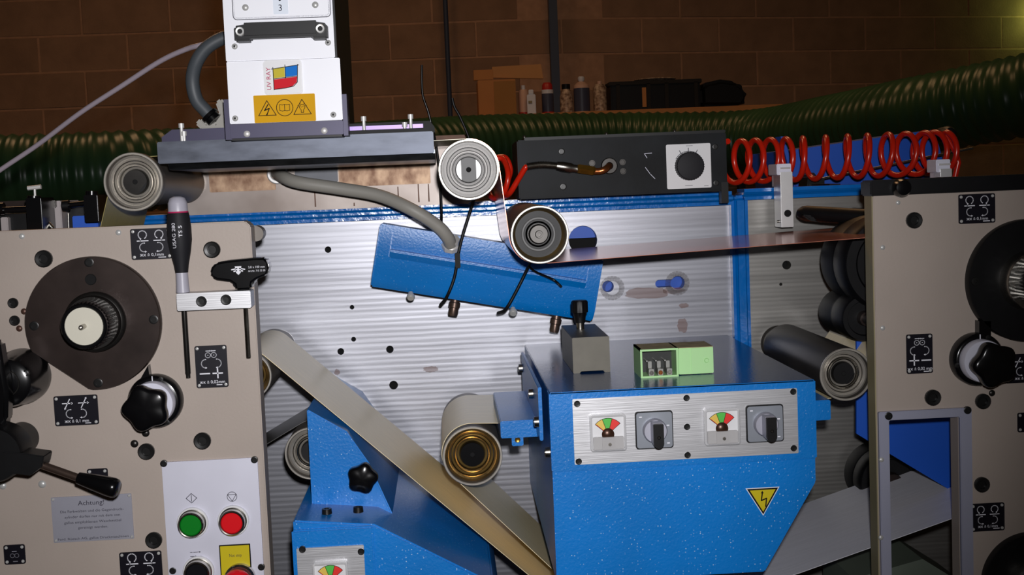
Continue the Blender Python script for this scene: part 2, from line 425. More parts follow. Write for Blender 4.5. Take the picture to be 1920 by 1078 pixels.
# ================================================================== the room
DW = 7.5
def block_wall(name, p0, ang, c0, c1, r0, r1, zref):
    """wall of concrete blocks laid half-bond; p0 = a point of its face, ang = turn about Z"""
    t = Vector((math.cos(ang), math.sin(ang), 0)); n = Vector((-math.sin(ang), math.cos(ang), 0))
    bw, bh, j, dep = 0.498, 0.2045, 0.010, 0.09
    bm = B(); x0, x1 = c0*bw, c1*bw
    box(bm, x0, x1, 0.0025, 0.22, 0, zref+r1*bh+bh)
    bmesh.ops.rotate(bm, verts=bm.verts, cent=(0,0,0), matrix=Matrix.Rotation(ang, 3, 'Z'))
    bmesh.ops.translate(bm, verts=bm.verts, vec=(p0.x, p0.y, 0))
    w = part(name, bm, 'mortar', flat=True); w['kind'] = 'structure'
    bm = box(B(), -(bw-j)/2, (bw-j)/2, 0, dep, -(bh-j)/2, (bh-j)/2)
    bmesh.ops.bevel(bm, geom=[e for e in bm.edges], offset=0.0025, segments=1, affect='EDGES')
    me = bpy.data.meshes.new('block'); bm.to_mesh(me); bm.free(); me.materials.append(MATS['block'])
    for r in range(r0, r1):
        z = zref+(r+0.5)*bh
        if z-bh/2 < 0: continue
        for c in range(c0, c1):
            x = (c+0.5+(0.5 if r % 2 else 0))*bw
            if x+bw/2 > x1+0.02: continue
            o = bpy.data.objects.new('block', me); COL.objects.link(o); o.rotation_euler = (0, 0, ang)
            put(o, Vector((p0.x, p0.y, z))+t*x+n*random.uniform(-0.0015, 0.0015), w)
zr = pix(100, 136, DW).z; xl = pix(73, 100, DW).x
corner = pix(1036, 120, DW)
nleft = 13
k = (corner.x-xl)/0.498
p = Vector((xl, DW, 0))
block_wall('wall_back', p, 0, -8, int(round(k)), -13, 6, zr)
xc = xl+round(k)*0.498
block_wall('wall_right', Vector((xc, DW, 0)), math.radians(13), 0, 12, -13, 6, zr)
bm = box(B(), -7, 9, -3, 12, -0.1, 0); f = part('floor', bm, 'concrete', flat=True); f['kind'] = 'structure'
# the painted post in the corner and the thin pipe on the wall
c = pix(1037, 60, 7.42); bm = box(B(), c.x-0.024, c.x+0.024, 7.36, 7.44, 0, zr+1.2)
tag(part('wall_post', bm, 'post_paint', bevel=0.004), 'dark grey square post standing in the corner of the block wall', 'post')
c = pix(840, 120, 7.42); bm = B(); cyl(bm, (c.x, 7.42, 0), (c.x, 7.42, zr+1.2), 0.014)
tag(part('wall_pipe', bm, 'post_paint'), 'thin dark blue pipe running up the block wall', 'pipe')

# ================================================================== shelf with boxes and bottles by the wall
DS = 7.05
zs = pix(1100, 214, DS).z
a = pix(880, 214, DS); b = pix(1410, 214, DS)
t = thing('wall_shelf', (0.5*(a.x+b.x), DS, zs-0.03), 'long shelf by the block wall, carrying boxes and bottles', 'shelf')
part('board', box(B(), a.x-0.1, b.x+0.1, DS-0.28, DS+0.33, zs-0.035, zs), 'cardboard', t, bevel=0.003)
for x in (a.x, b.x):
    part('bracket', prism(B(), [(x-0.02, zs-0.035), (x+0.02, zs-0.035), (x+0.02, 0), (x-0.02, 0)], DS+0.28, DS+0.32), 'post_paint', t)
def onshelf(u, D=DS): return pix(u, 214, D).x
def srange(u0, u1, vt, D=DS): return onshelf(u0, D), onshelf(u1, D), pix((u0+u1)/2, vt, D).z
x0, x1, z1 = srange(897, 967, 152)
t = thing('cardboard_box', ((x0+x1)/2, DS, zs), 'open brown cardboard box with raised flaps on wall shelf', 'box')
part('carton', box(B(), x0, x1, DS-0.1, DS+0.14, zs, z1), 'cardboard', t, bevel=0.003)
xm = x0+(x1-x0)*0.42
part('front_panel', box(B(), xm, x1-0.003, DS-0.104, DS-0.0995, zs+0.005, z1-0.01), 'carton_dark', t)
part('flap', box(B(), x0-0.02, xm, DS-0.1, DS-0.094, z1, z1+0.055), 'cardboard', t, bevel=0.002)
part('flap', prism(B(), [(xm, z1+0.02), (xm+0.28, z1+0.005), (xm+0.27, z1+0.085), (xm, z1+0.08)], DS+0.02, DS+0.03), 'carton_light', t, bevel=0.002)
def bottle(name, u, vt, w, prof, mats, label, cat='bottle', D=DS-0.05):
    """prof: list of (part name, material, [(r fraction, h fraction)...])"""
    p = pix(u, 214, D); h = pix(u, vt, D).z-zs; r = w/2*sc(D); o = Vector((p.x, D, zs))
    t = thing(name, o, label, cat, 'bottles and cans on the wall shelf')
    for nm, m, pr in prof: part(nm, lathe(B(), o, (0,0,1), [(r*a, h*b) for a, b in pr], 20), m, t)
bottle('spray_can', 983, 160, 19, [('body','bottle_pink',[(0,.12),(1,.12),(1,.78),(.8,.86),(0,.86)]),('base_ring','bottle_red',[(0,0),(1.05,0),(1.05,.12),(0,.12)]),('nozzle','bottle_white',[(0,.86),(.4,.86),(.4,1),(0,1)])],0,'pale pink spray can with red base beside the cardboard box')
x0, x1, z1 = srange(989, 1005, 170, DS-0.12)
t = thing('white_bottle', ((x0+x1)/2, DS-0.12, zs), 'bright white flat-sided bottle next to the pink spray can', 'bottle', 'bottles and cans on the wall shelf')
part('body', box(B(), x0, x1, DS-0.14, DS-0.10, zs, z1-0.02), 'bottle_white', t, bevel=0.004)
part('cap', box(B(), x0+0.01, x1-0.01, DS-0.132, DS-0.108, z1-0.02, z1+0.005), 'bottle_white', t, bevel=0.003)
part('tag', box(B(), x0+0.006, x1-0.02, DS-0.1425, DS-0.1405, z1-0.07, z1-0.055), 'oil_brown', t)
bottle('spray_can', 1028, 155, 22, [('body','bottle_blue',[(0,.1),(1,.1),(1,.62),(.95,.66),(0,.66)]),('band','bottle_white',[(0,.66),(1,.66),(1,.78),(0,.78)]),('base_ring','bottle_red',[(0,0),(1,0),(1,.1),(0,.1)]),('cap','bottle_red',[(0,.78),(.9,.78),(.85,.94),(.6,1),(0,1)])],0,'blue spray can with red cap and white band on wall shelf')
bottle('jar', 1063, 158, 24, [('body','bottle_print',[(0,0),(1,0),(1,.6),(.7,.78),(.62,.84),(0,.84)]),('lid','black_satin',[(0,.84),(.66,.84),(.66,1),(0,1)])],0,'short printed plastic jar with black lid on wall shelf','jar')
bottle('detergent_bottle', 1092, 143, 30, [('body','bottle_pink',[(0,0),(1,0),(1,.06),(0,.06)]),('sleeve','bottle_blue',[(0,.06),(1,.06),(1,.68),(0,.68)]),('shoulder','bottle_pink',[(0,.68),(1,.68),(.95,.76),(.5,.84),(.3,.86),(0,.86)]),('cap','bottle_white',[(0,.86),(.3,.86),(.42,.9),(.42,.97),(.25,1),(0,1)])],0,'tallest bottle, grey sleeve and round pale cap, on wall shelf')
bottle('spray_can', 1126, 152, 25, [('body','bottle_print',[(0,.05),(1,.05),(1,.8),(.7,.9),(0,.9)]),('base_ring','bottle_red',[(0,0),(1,0),(1,.05),(0,.05)]),('nozzle','bottle_pink',[(0,.9),(.35,.9),(.35,1),(0,1)])],0,'speckled cream spray can beside the black crate')
x0, x1, z1 = srange(1141, 1306, 156)
t = thing('black_crate', ((x0+x1)/2, DS, zs), 'wide black plastic crate on wall shelf', 'crate')
bm = B(); box(bm, x0, x1, DS-0.12, DS+0.15, zs, z1); part('body', bm, 'black_satin', t, bevel=0.006)
for q in (0.08, 0.42, 0.62, 0.95):
    x = x0+(x1-x0)*q; part('rib', box(B(), x-0.01, x+0.01, DS-0.13, DS-0.12, zs+0.01, z1-0.01), 'black_flat', t)
part('rim', box(B(), x0-0.008, x1+0.008, DS-0.13, DS+0.158, z1-0.016, z1+0.006), 'black_flat', t, bevel=0.003)
xx = x0+(x1-x0)*0.37
part('paper_strip', box(B(), xx-0.01, xx+0.012, DS-0.1215, DS-0.1203, zs+0.02, z1-0.03), 'cardboard', t)
p = pix(1228, 152, DS)
bm = lathe(B(), (p.x, DS, z1+0.006), (0,0,1), [(0,0),(0.08,0),(0.115,0.012),(0.112,0.016),(0.07,0.006),(0,0.006)], 28)
tag(part('paper_plate', bm, 'bottle_print'), 'pale shallow dish lying on the black crate', 'dish')
a = pix(1352, 184, DS); bm = B()
outl = xz([(1308,210),(1306,172),(1318,164),(1345,158),(1375,162),(1392,175),(1395,195),(1386,210)], DS)
zz = min(z for x, z in outl); outl = [(x, z-zz+zs) for x, z in outl]
prism(bm, outl, DS-0.1, DS+0.12)
t = part('black_bag', bm, 'black_satin', bevel=0.028, seg=3); tag(t, 'rounded black bag at the end of wall shelf, beside the crate', 'bag')

# ================================================================== green extraction duct
pts = smooth([pix(*q) for q in ((-420,345,4.0),(-150,335,3.9),(100,328,3.9),(300,318,4.0),(620,300,4.5),(900,276,5.0),(1150,268,5.2),(1400,266,5.0),(1560,244,4.5),(1700,220,4.1),(1830,196,3.9),(1960,170,3.75),(2200,110,3.6))], 60)
acc = [0.0]
for q, w in zip(pts, pts[1:]): acc.append(acc[-1]+(w-q).length)
step = 0.038/5; tot = acc[-1]; res = []; i = 0
for k in range(int(tot/step)):
    s = k*step
    while acc[i+1] < s: i += 1
    f_ = (s-acc[i])/(acc[i+1]-acc[i]); res.append(pts[i].lerp(pts[i+1], f_))
bm = tube(B(), res, lambda i: 0.119+0.007*(0.5+0.5*math.cos(2*PI*i/5))**1.6, 30)
tag(part('flexible_duct', bm, 'duct_green', ang=60), 'fat ribbed dark green air duct snaking behind the press', 'duct')

# ================================================================== press frame: milled back panels and blue rails
YB = 1.80
frame = thing('press_frame', (pix(930, 700, YB).x, YB+0.05, 0), 'milled aluminium back panels edged by glossy blue rails', 'machine frame')
def cut(o, cutter_bm):
    me = bpy.data.meshes.new('cutter'); bmesh.ops.recalc_face_normals(cutter_bm, faces=cutter_bm.faces); cutter_bm.to_mesh(me); cutter_bm.free()
    c = bpy.data.objects.new('cutter', me); COL.objects.link(c)
    md = o.modifiers.new('cut', 'BOOLEAN'); md.object = c; md.operation = 'DIFFERENCE'; md.solver = 'EXACT'
    bpy.context.view_layer.update()
    dg = bpy.context.evaluated_depsgraph_get(); new = bpy.data.meshes.new_from_object(o.evaluated_get(dg))
    o.modifiers.clear(); o.data = new; bpy.data.objects.remove(c); bpy.data.meshes.remove(me)
xL = pix(-330, 700, YB).x; xM0 = pix(1371, 560, YB).x; xM1 = pix(1402, 560, YB).x; xR = pix(2080, 700, YB).x
ztop = pix(930, 376, YB).z
panel = part('back_panel', box(B(), xL, xM0, YB, YB+0.02, 0.0, ztop), 'alu_panel', frame, flat=True)
cb = B()
for u, v, r in ((615,468,6),(660,576,4.2),(663,636,4.5),(639,659,6.3),(731,655,7),(738,722,8.2),(1140,537,11),(1093,450,27),(1271,530,13),(1236,532,7.5)):
    p = pix(u, v, YB); cyl(cb, (p.x, YB-0.05, p.z), (p.x, YB+0.07, p.z), r*sc(YB), seg=20)
cut(panel, cb); cb = B()
p = pix(1253, 531, YB); box(cb, p.x-0.014, p.x+0.013, YB-0.05, YB+0.07, p.z-0.0055, p.z+0.0055); cut(panel, cb)
panel2 = part('back_panel', box(B(), xM1, xR, YB, YB+0.02, 0.0, ztop), 'alu_panel_dark', frame, flat=True)
cb = B()
for u, v, r in ((1475,497,8.5),(1464,533,3)):
    p = pix(u, v, YB); cyl(cb, (p.x, YB-0.05, p.z), (p.x, YB+0.07, p.z), r*sc(YB), seg=20)
cut(panel2, cb)
part('rear_cover', box(B(), xL, xR, YB+0.045, YB+0.06, 0.0, ztop-0.01), 'void_black', frame, flat=True)
p = pix(1205, 534, YB); part('rear_brace', box(B(), p.x-0.09, p.x+0.07, YB+0.022, YB+0.044, p.z-0.05, p.z+0.03), 'blue_flat', frame, flat=True)
p = pix(1093, 442, YB); part('rear_brace', box(B(), p.x-0.05, p.x+0.05, YB+0.022, YB+0.044, p.z-0.004, p.z+0.03), 'blue_flat', frame, flat=True)
# rounded blue rails
zr0 = pix(930, 403, YB-0.03).z; zr1 = pix(930, 377, YB-0.03).z
def rail(x0, x1, z0, z1, y0): return part('rail', box(B(), x0, x1, y0, YB+0.03, z0, z1), 'blue_rail', frame, bevel=0.008, seg=3)
rail(pix(-330, 430, YB).x, xM0+0.008, zr0, zr1, YB-0.03)
rail(xM0+0.010, xR, pix(1500, 371, YB-0.03).z, pix(1500, 350, YB-0.03).z, YB-0.03)
part('upright', box(B(), xM0, xM1, YB-0.022, YB+0.03, 0.0, pix(1385, 366, YB).z), 'blue_rail', frame, bevel=0.007, seg=3)

for u, v, w, h, mm in ((1212,550,44,11,'rust_smear'),(1262,545,22,6,'rust_smear'),(1270,531,27,27,'grime_smear'),(1148,540,24,26,'grime_smear'),(1282,573,9,5,'rust_smear'),(1280,610,10,14,'rust_smear'),(808,692,14,6,'rust_smear'),(632,698,5,6,'rust_smear'),(1002,850,6,20,'rust_smear')):
    p = pix(u, v, YB); s = sc(YB); bm = B()
    poly(bm, [(p.x+w*s*(0.85+0.3*random.random())*math.cos(2*PI*i/22), p.z+h*s*(0.8+0.4*random.random())*math.sin(2*PI*i/22)) for i in range(22)], YB-0.0002)
    if mm == 'grime_smear':
        bm.free(); bm = B(); stroke(bm, arc(p.x, p.z, 18*s, 0, 360, 20), 10*s, YB-0.0002)
    part('stain', bm, mm, frame, print_=True)
# upper stained mounting plate behind the lamp beam
YU = 1.775
zu0 = pix(600, 402, YU).z; zu1 = pix(600, 272, YU).z
up = thing('mounting_plate', (pix(600, 402, YU).x, YU, zu0), 'rust-streaked aluminium plate under the lamp beam', 'plate')
xu0, xu1 = pix(318, 350, YU).x, pix(878, 340, YU).x
part('plate_body', box(B(), xu0, xu1, YU, YU+0.03, zr1-0.002, zu1), 'stain_alu', up, bevel=0.001)
def patch(nm, u0, v0, u1, v1, m, th=0.0015):
    a, b = pix(u0, v0, YU), pix(u1, v1, YU); c = pix((u0+u1)/2, (v0+v1)/2, YU); w = abs(b.x-a.x); h = (v1-v0)*sc(YU)
    return part(nm, plate(B(), c.x, c.z, w, h, YU-th, YU+0.001, 0.002), m, up)
patch('rusted_inset', 391, 312, 518, 358, 'rust'); patch('rusted_inset', 634, 304, 808, 347, 'rust')
patch('grey_cover', 552, 305, 634, 342, 'plate_grey', 0.002)
for u, v0, v1 in ((472,318,352),(590,358,388),(664,380,386),(746,350,380),(784,345,379),(803,345,378)):
    a, b = pix(u, v0, YU), pix(u, v1, YU)
    part('rust_streak', prism(B(), [(a.x-0.0007,a.z),(a.x+0.0007,a.z),(a.x+0.001,b.z),(a.x-0.001,b.z)], YU-0.0006, YU+0.001), 'rust_drip', up)
part('top_strip', box(B(), pix(812,262,YU).x, xu1, YU-0.012, YU+0.03, zu1-0.001, zu1+0.006), 'rust_drip', up)

# ================================================================== guide rollers
def roller(u, v, R, label, style='steel', Df=1.47, body='roller_grey', boss=True, Db=YB, step=False, neck=1.0):
    c = pix(u, v, Df); r = R*sc(Df); D_ = Db-Df
    t = thing('guide_roller', (c.x, Df+D_/2, c.z-r), label, 'roller', 'guide rollers carrying the web')
    BK = Vector((0, 1, 0))
    Ls = D_*(0.86 if boss else 0.9)
    prof = [(0.90*r,0.012),(0.90*r,0.002),(0.93*r,0),(0.985*r,0),(r,0.002)]+([(r,0.016),(neck*r,0.018)] if neck < 1 else [])+[(neck*r,Ls),(0.4*r,Ls)]
    part('shell', lathe(B(), c, BK, prof, 56), body, t)
    part('rim', ring(B(), c, BK, 0.915*r, 0.995*r, 0.003, -0.0012, 52), 'ring_steel', t)
    part('back_disc', ring(B(), c+BK*0.02, BK, 0.36*r, 0.91*r, 0, 0.004, 44), 'black_satin', t)
    part('axle', lathe(B(), c, BK, [(0,0.02),(0.36*r,0.02),(0.36*r,D_)] + [(0,D_)], 28), 'steel_dark', t)
    if boss: part('boss', lathe(B(), c, BK, [(0,Ls-0.001),(0.74*r,Ls-0.001),(0.74*r,D_-0.004),(0.80*r,D_-0.002),(0.80*r,D_),(0,D_)], 40), 'roller_black' if step else 'steel', t)
    ms = {'steel': ('ring_steel','ring_steel','ring_steel','steel_dark'), 'bright': ('steel_bright','steel_bright','steel_bright','steel_mid'),
          'gold': ('oil_gold','oil_brown','oil_gold','black_gloss'), 'dull': ('ring_steel','ring_steel','steel','black_satin')}
    if style == 'cup':
        part('cup', lathe(B(), c, BK, [(0.90*r,0.001),(0.88*r,0.012),(0.80*r,0.02),(0.45*r,0.026),(0.44*r,0.04)], 48), 'oil_brown', t)
        for ri, ro, h in ((0.50,0.60,0.012),(0.36,0.48,0.010)): part('bearing_ring', ring(B(), c+BK*0.03, BK, ri*r, ro*r, 0, -h, 44), 'steel_mid' if ri > 0.4 else 'zinc', t)
        part('axle_end', lathe(B(), c, BK, [(0,0.014),(0.07*r,0.014),(0.07*r,0.006),(0.12*r,0.006),(0.14*r,0.012),(0.30*r,0.012),(0.35*r,0.018),(0.35*r,0.03),(0,0.03)], 36), 'steel_dark', t)
        return t
    a_, b_, c_, d_ = ms[style]
    part('end_cap', ring(B(), c+BK*0.012, BK, 0.735*r, 0.895*r, 0.01, -0.006, 52, 0.5), a_, t)
    part('bearing_ring', ring(B(), c+BK*0.012, BK, 0.63*r, 0.705*r, 0.01, -0.003, 48, 0.5), b_, t)
    part('bearing_ring', ring(B(), c+BK*0.012, BK, 0.535*r, 0.605*r, 0.01, -0.005, 48, 0.5), c_, t)
    part('seal_ring', ring(B(), c+BK*0.016, BK, 0.44*r, 0.51*r, 0.01, -0.003, 44, 0.5), b_, t)
    part('axle_end', lathe(B(), c, BK, [(0,0.016),(0.085*r,0.016),(0.085*r,0.008),(0.40*r,0.008),(0.43*r,0.012),(0.43*r,0.03),(0,0.03)], 36), d_, t)
    part('centre_hole', lathe(B(), c, BK, [(0,0.0075),(0.075*r,0.0075),(0.085*r,0.009)], 18), 'void_black', t)
    ww = [Vector((c.x+0.40*r*math.cos(q), c.z+0.40*r*math.sin(q))) for q in (math.radians(-65), math.radians(-5))]
    if style in ('bright', 'steel', 'dull'):
        for sgn in ((1,) if style != 'bright' else (1, -1)):
            pts_ = [(c.x+sgn*0.405*r*math.cos(math.radians(q)), c.z+0.405*r*math.sin(math.radians(q))) for q in range(-52, 53, 8)] if style == 'bright' else [(c.x+0.405*r*math.cos(math.radians(q)), c.z+0.405*r*math.sin(math.radians(q))) for q in range(-80, 1, 8)]
            part('axle_flat', prism(B(), pts_, c.y+0.0065, c.y+0.009), 'steel_bright' if style == 'bright' else 'black_satin', t)
    return t
roller(250, 341, 54, 'worn steel guide roller with nested rings, left of the lamp beam', 'steel', neck=0.82)
roller(879, 318, 57, 'brightly lit silver guide roller at the right end of the lamp beam', 'bright', body='zinc')
roller(1012, 440, 55, 'dished dark guide roller in front of the tilted blue box', 'cup', body='roller_grey')
roller(886, 855, 57, 'oily gold-ringed guide roller left of the blue control box', 'gold', Df=1.51)
roller(1586, 702, 51, 'long black guide roller right of the blue control box', 'dull', Df=1.49, body='roller_black', step=True)
roller(584, 850, 50, 'guide roller half hidden behind the blue hood with star knob', 'dull', Df=1.55)
roller(464, 705, 45, 'gold-ringed guide roller peeking out behind the left face plate', 'gold', Df=1.51)
# black pulleys behind the right face plate
def wheel(u, v, R, D0, D1, label, m='black_satin', back=False):
    c = pix(u, v, D0); r = R*sc(D0)
    t = thing('drive_wheel', (c.x, (D0+D1)/2, c.z-r), label, 'wheel', 'black drive wheels behind the right unit')
    w = D1-D0; ax = Vector((0,1,0))
    part('tyre', lathe(B(), c, ax, [(0,0.004),(0.7*r,0.004),(0.75*r,0),(0.95*r,0),(r,0.004),(r,w*0.45),(0.97*r,w*0.48),(r,w*0.52),(r,w),(0,w)], 48), m, t)
    part('hub', lathe(B(), c, ax, [(0,-0.008),(0.3*r,-0.008),(0.32*r,0),(0.32*r,0.004)], 28), 'steel_brown', t)
    part('axle', cyl(B(), c+ax*0.02, (c.x, YB, c.z), 0.22*r, seg=20) if back else cyl(B(), (c.x, 1.4745, c.z), c+ax*0.01, 0.22*r, seg=20), 'steel_dark', t)
wheel(1672, 494, 92, 1.56, 1.66, 'large black wheel showing behind the right face plate, above the small one')
wheel(1622, 597, 45, 1.58, 1.68, 'small black wheel half hidden behind the right face plate')
wheel(1672, 905, 62, 1.71, 1.78, 'black wheel seen through the opening of the right unit', back=True)
wheel(1662, 1062, 48, 1.70, 1.78, 'low black wheel under the pale web at the bottom edge', back=True)
# ================================================================== webs
def cxz(u, v, R, D): p = pix(u, v, D); return (p.x, p.z, R*sc(D)+0.0006)
Y0, Y1 = 1.522, 1.735
def pt(u, v, D=Y0): p = pix(u, v, D); return (p.x, p.z, 0, 1)
def C(u, v, R, D, s): x, z, r = cxz(u, v, R, D); return (x, z, r, s)
W1 = [pt(1720, 438, 1.485), C(1012,440,55,1.47,-1), C(879,318,57,1.47,1), C(250,341,44.5,1.47,1), pt(158, 560, 1.485)]
path = belt(W1); mid = (path[42][0]+path[-23][0])/2; k = max(i for i, q in enumerate(path) if q[0] > mid)
q0 = path[k]; q1 = path[k+1]; f_ = (mid-q0[0])/(q1[0]-q0[0]); qm = (mid, q0[1]+(q1[1]-q0[1])*f_)
tag(part('paper_web', sheet(B(), path[:k+1]+[qm], 1.485, 1.745), 'web_pink'), 'pinkish shiny web running from the right unit over the silver roller', 'paper web')
tag(part('paper_web', sheet(B(), [qm]+path[k+1:], 1.485, 1.70), 'web_olive_sheen'), 'web with painted olive reflection dropping from the worn steel roller behind the left plate', 'paper web')
path = belt([pt(300, 760), C(464,705,45,1.51,-1), pt(1060, 1135)])
tag(part('paper_web', sheet(B(), path, Y0, Y1), 'web_paper'), 'beige web slanting down across the blue hood', 'paper web')
path = belt([pt(1010, 794), C(886,855,57,1.51,1), pt(1100, 1128)])
tag(part('paper_web', sheet(B(), path, Y0+0.004, Y1), 'web_paper'), 'beige web wrapped round the oily gold roller', 'paper web')
path = belt([pt(1480, 764), C(1586,702,51,1.49,1), pt(1720, 560)])
tag(part('paper_web', sheet(B(), path, Y0+0.004, Y1), 'web_paper'), 'web looping under the long black roller', 'paper web')
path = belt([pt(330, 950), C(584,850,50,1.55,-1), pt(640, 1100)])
tag(part('paper_web', sheet(B(), path, 1.60, Y1), 'web_dark'), 'dark grey web behind the left face plate', 'paper web')
path = xz([(1380,1112),(1500,1074),(1632,1027),(1797,968),(1960,905)], 1.50)
tag(part('paper_web', sheet(B(), path, 1.50, 1.737), 'web_grey'), 'wide pale grey web rising to the right through the frame opening', 'paper web')
# ================================================================== printed symbols
def arrow_head(bm, x, z, a, s, y):
    ca, sa = math.cos(a), math.sin(a)
    poly(bm, [(x+ca*s, z+sa*s), (x-sa*s*0.6, z+ca*s*0.6), (x+sa*s*0.6, z-ca*s*0.6)], y)
def sym_turn(bm, X, Z, s, y, txt_, flip=False):
    """two lines of round arrows over level arrows and half arcs"""
    w = 1.6*s
    for k, sg in ((-1, -1), (1, 1)):
        cx = X+k*15*s
        a = arc(cx, Z+16*s, 7.5*s, -60, 240)
        stroke(bm, a, w, y)
        e = a[0] if sg > 0 else a[-1]; arrow_head(bm, e[0], e[1], -PI/2, 3*s, y)
        stroke(bm, [(cx-10*s, Z+5*s), (cx+10*s, Z+5*s)], w*1.1, y); arrow_head(bm, cx+sg*3*s, Z+5*s, 0 if sg > 0 else PI, 3*s, y)
        a = arc(cx-k*2*s, Z-7*s, 8*s, 80, 280) if k < 0 else arc(cx-k*2*s, Z-7*s, 8*s, 100, -100)
        stroke(bm, a, w, y); arrow_head(bm, a[-1][0], a[-1][1], 0 if k < 0 else PI, 3.2*s, y)
    txt(bm, txt_, X, Z-20.5*s, y, 6*s)
    stroke(bm, [(X+12*s, Z-26*s), (X+25*s, Z-26*s)], 1.5*s, y)
def sym_gap(bm, X, Z, s, y, txt_, minus_left=True):
    w = 1.6*s
    for k in (-1, 1):
        stroke(bm, arc(X+k*5.5*s, Z+22*s, 4.8*s, 0, 360, 18), w*0.8, y); stroke(bm, [(X+k*5.5*s-0.6*s, Z+22*s), (X+k*5.5*s+0.6*s, Z+22*s)], 1.2*s, y)
        stroke(bm, [(X+k*9*s, Z+30*s), (X+k*2*s, Z+30*s)], w*0.8, y); arrow_head(bm, X+k*2*s, Z+30*s, 0 if k < 0 else PI, 2.6*s, y)
        a = arc(X+k*10.5*s, Z+6*s, 8*s, 85, 265) if k < 0 else arc(X+k*10.5*s, Z+6*s, 8*s, 95, -85)
        stroke(bm, a, w, y); arrow_head(bm, a[-1][0], a[-1][1], 0 if k < 0 else PI, 3.2*s, y)
    m = -1 if minus_left else 1
    stroke(bm, [(X+m*13*s-9*s, Z-13*s), (X+m*13*s+9*s, Z-13*s)], w*1.5, y)
    stroke(bm, [(X-m*11*s-9*s, Z-13*s), (X-m*11*s+9*s, Z-13*s)], w*1.5, y); stroke(bm, [(X-m*11*s, Z-22*s), (X-m*11*s, Z-4*s)], w*1.5, y)
    txt(bm, txt_, X, Z-29*s, y, 6*s)
    stroke(bm, [(X+8*s, Z-35*s), (X+18*s, Z-35*s)], 1.4*s, y)
def sym_slant(bm, X, Z, s, y, txt_):
    w = 1.6*s
    for k in (-1, 1):
        cx = X+k*15*s
        stroke(bm, [(cx-10*s, Z+14*s), (cx+9*s, Z+14*s)], w, y); arrow_head(bm, cx+8*s, Z+14*s, PI, 4*s, y)
        a, b = (cx-5*s, Z+5*s), (cx+4*s, Z+22*s)
        stroke(bm, [a, b], w, y); arrow_head(bm, *(a if k < 0 else b), math.atan2(17, 9)+(PI if k < 0 else 0), 3.4*s, y)
        a = arc(cx-k*4*s, Z-6*s, 8*s, 80, 280) if k < 0 else arc(cx-k*4*s, Z-6*s, 8*s, 100, -100)
        stroke(bm, a, w, y); arrow_head(bm, a[-1][0], a[-1][1], 0 if k < 0 else PI, 3.2*s, y)
    txt(bm, txt_, X, Z-20*s, y, 6*s)
    stroke(bm, [(X+16*s, Z-25*s), (X+26*s, Z-25*s)], 1.4*s, y)
def label_plate(unit, u, v, w, h, D, kind, text='', m='plate_black'):
    c = pix(u, v, D); s = sc(D); y = D-0.0016
    pl = part('label_plate', plate(B(), c.x, c.z, w*s, h*s, D-0.0014, D+0.0005, 0.0022), m, unit)
    for du in (-1, 1):
        for dv in (-1, 1):
            p = Vector((c.x+du*(w/2-5)*s, D-0.0014, c.z+dv*(h/2-5)*s)); r = 3.2*s
            inst('rivet', ('lrv', round(r, 5)), lambda b: lathe(b, (0,0,0), FR, [(0,0.1*r),(0.3*r,0.1*r),(0.45*r,0.4*r),(0.8*r,0.35*r),(r,0),(r,-0.001)], 12), 'zinc', p, pl)
    bm = B()
    if kind == 'turn': sym_turn(bm, c.x, c.z+1*s, s*w/72*0.98, y, text)
    elif kind == 'gapL': sym_gap(bm, c.x, c.z, s*w/60, y, text, True)
    elif kind == 'gapR': sym_gap(bm, c.x, c.z, s*w/52, y, text, False)
    elif kind == 'slant': sym_slant(bm, c.x, c.z, s*w/82, y, text)
    elif kind == 'small':
        for k in (-1, 1): stroke(bm, arc(c.x+k*4*s, c.z-2*s, 3.8*s, 0, 360, 16), 0.9*s, y)
        stroke(bm, [(c.x-4*s, c.z+6*s), (c.x+4*s, c.z+6*s)], 1.5*s, y)
        stroke(bm, [(c.x-3*s, c.z-13*s), (c.x+5*s, c.z-13*s)], 1.2*s, y)
    if len(bm.faces): part('print', bm, 'ink_white' if kind != 'small' else 'plate_silver', pl, print_=True)
    else: bm.free()
    return pl
def star(R, n=5, depth=0.085, k=60):
    return [(R*(1-depth+depth*math.cos(n*2*PI*i/k))*math.cos(2*PI*i/k+0.3), R*(1-depth+depth*math.cos(n*2*PI*i/k))*math.sin(2*PI*i/k+0.3)) for i in range(k)]
def star_knob(parent, u, v, D, R, th, name='star_knob', rot=0.0, n=5):
    c = pix(u, v, D); r = R*sc(D)
    o = star(r, n); ca, sa = math.cos(rot), math.sin(rot); o = [(x*ca-z*sa, x*sa+z*ca) for x, z in o]
    return part(name, loft(B(), o, [(0.86, D+th), (0.97, D+th*0.85), (1, D+th*0.6), (1, D+th*0.25), (0.95, D+th*0.08), (0.8, D), (0.4, D-th*0.06), (0.02, D-th*0.07)], c.x, c.z), 'black_gloss', parent, ang=50)

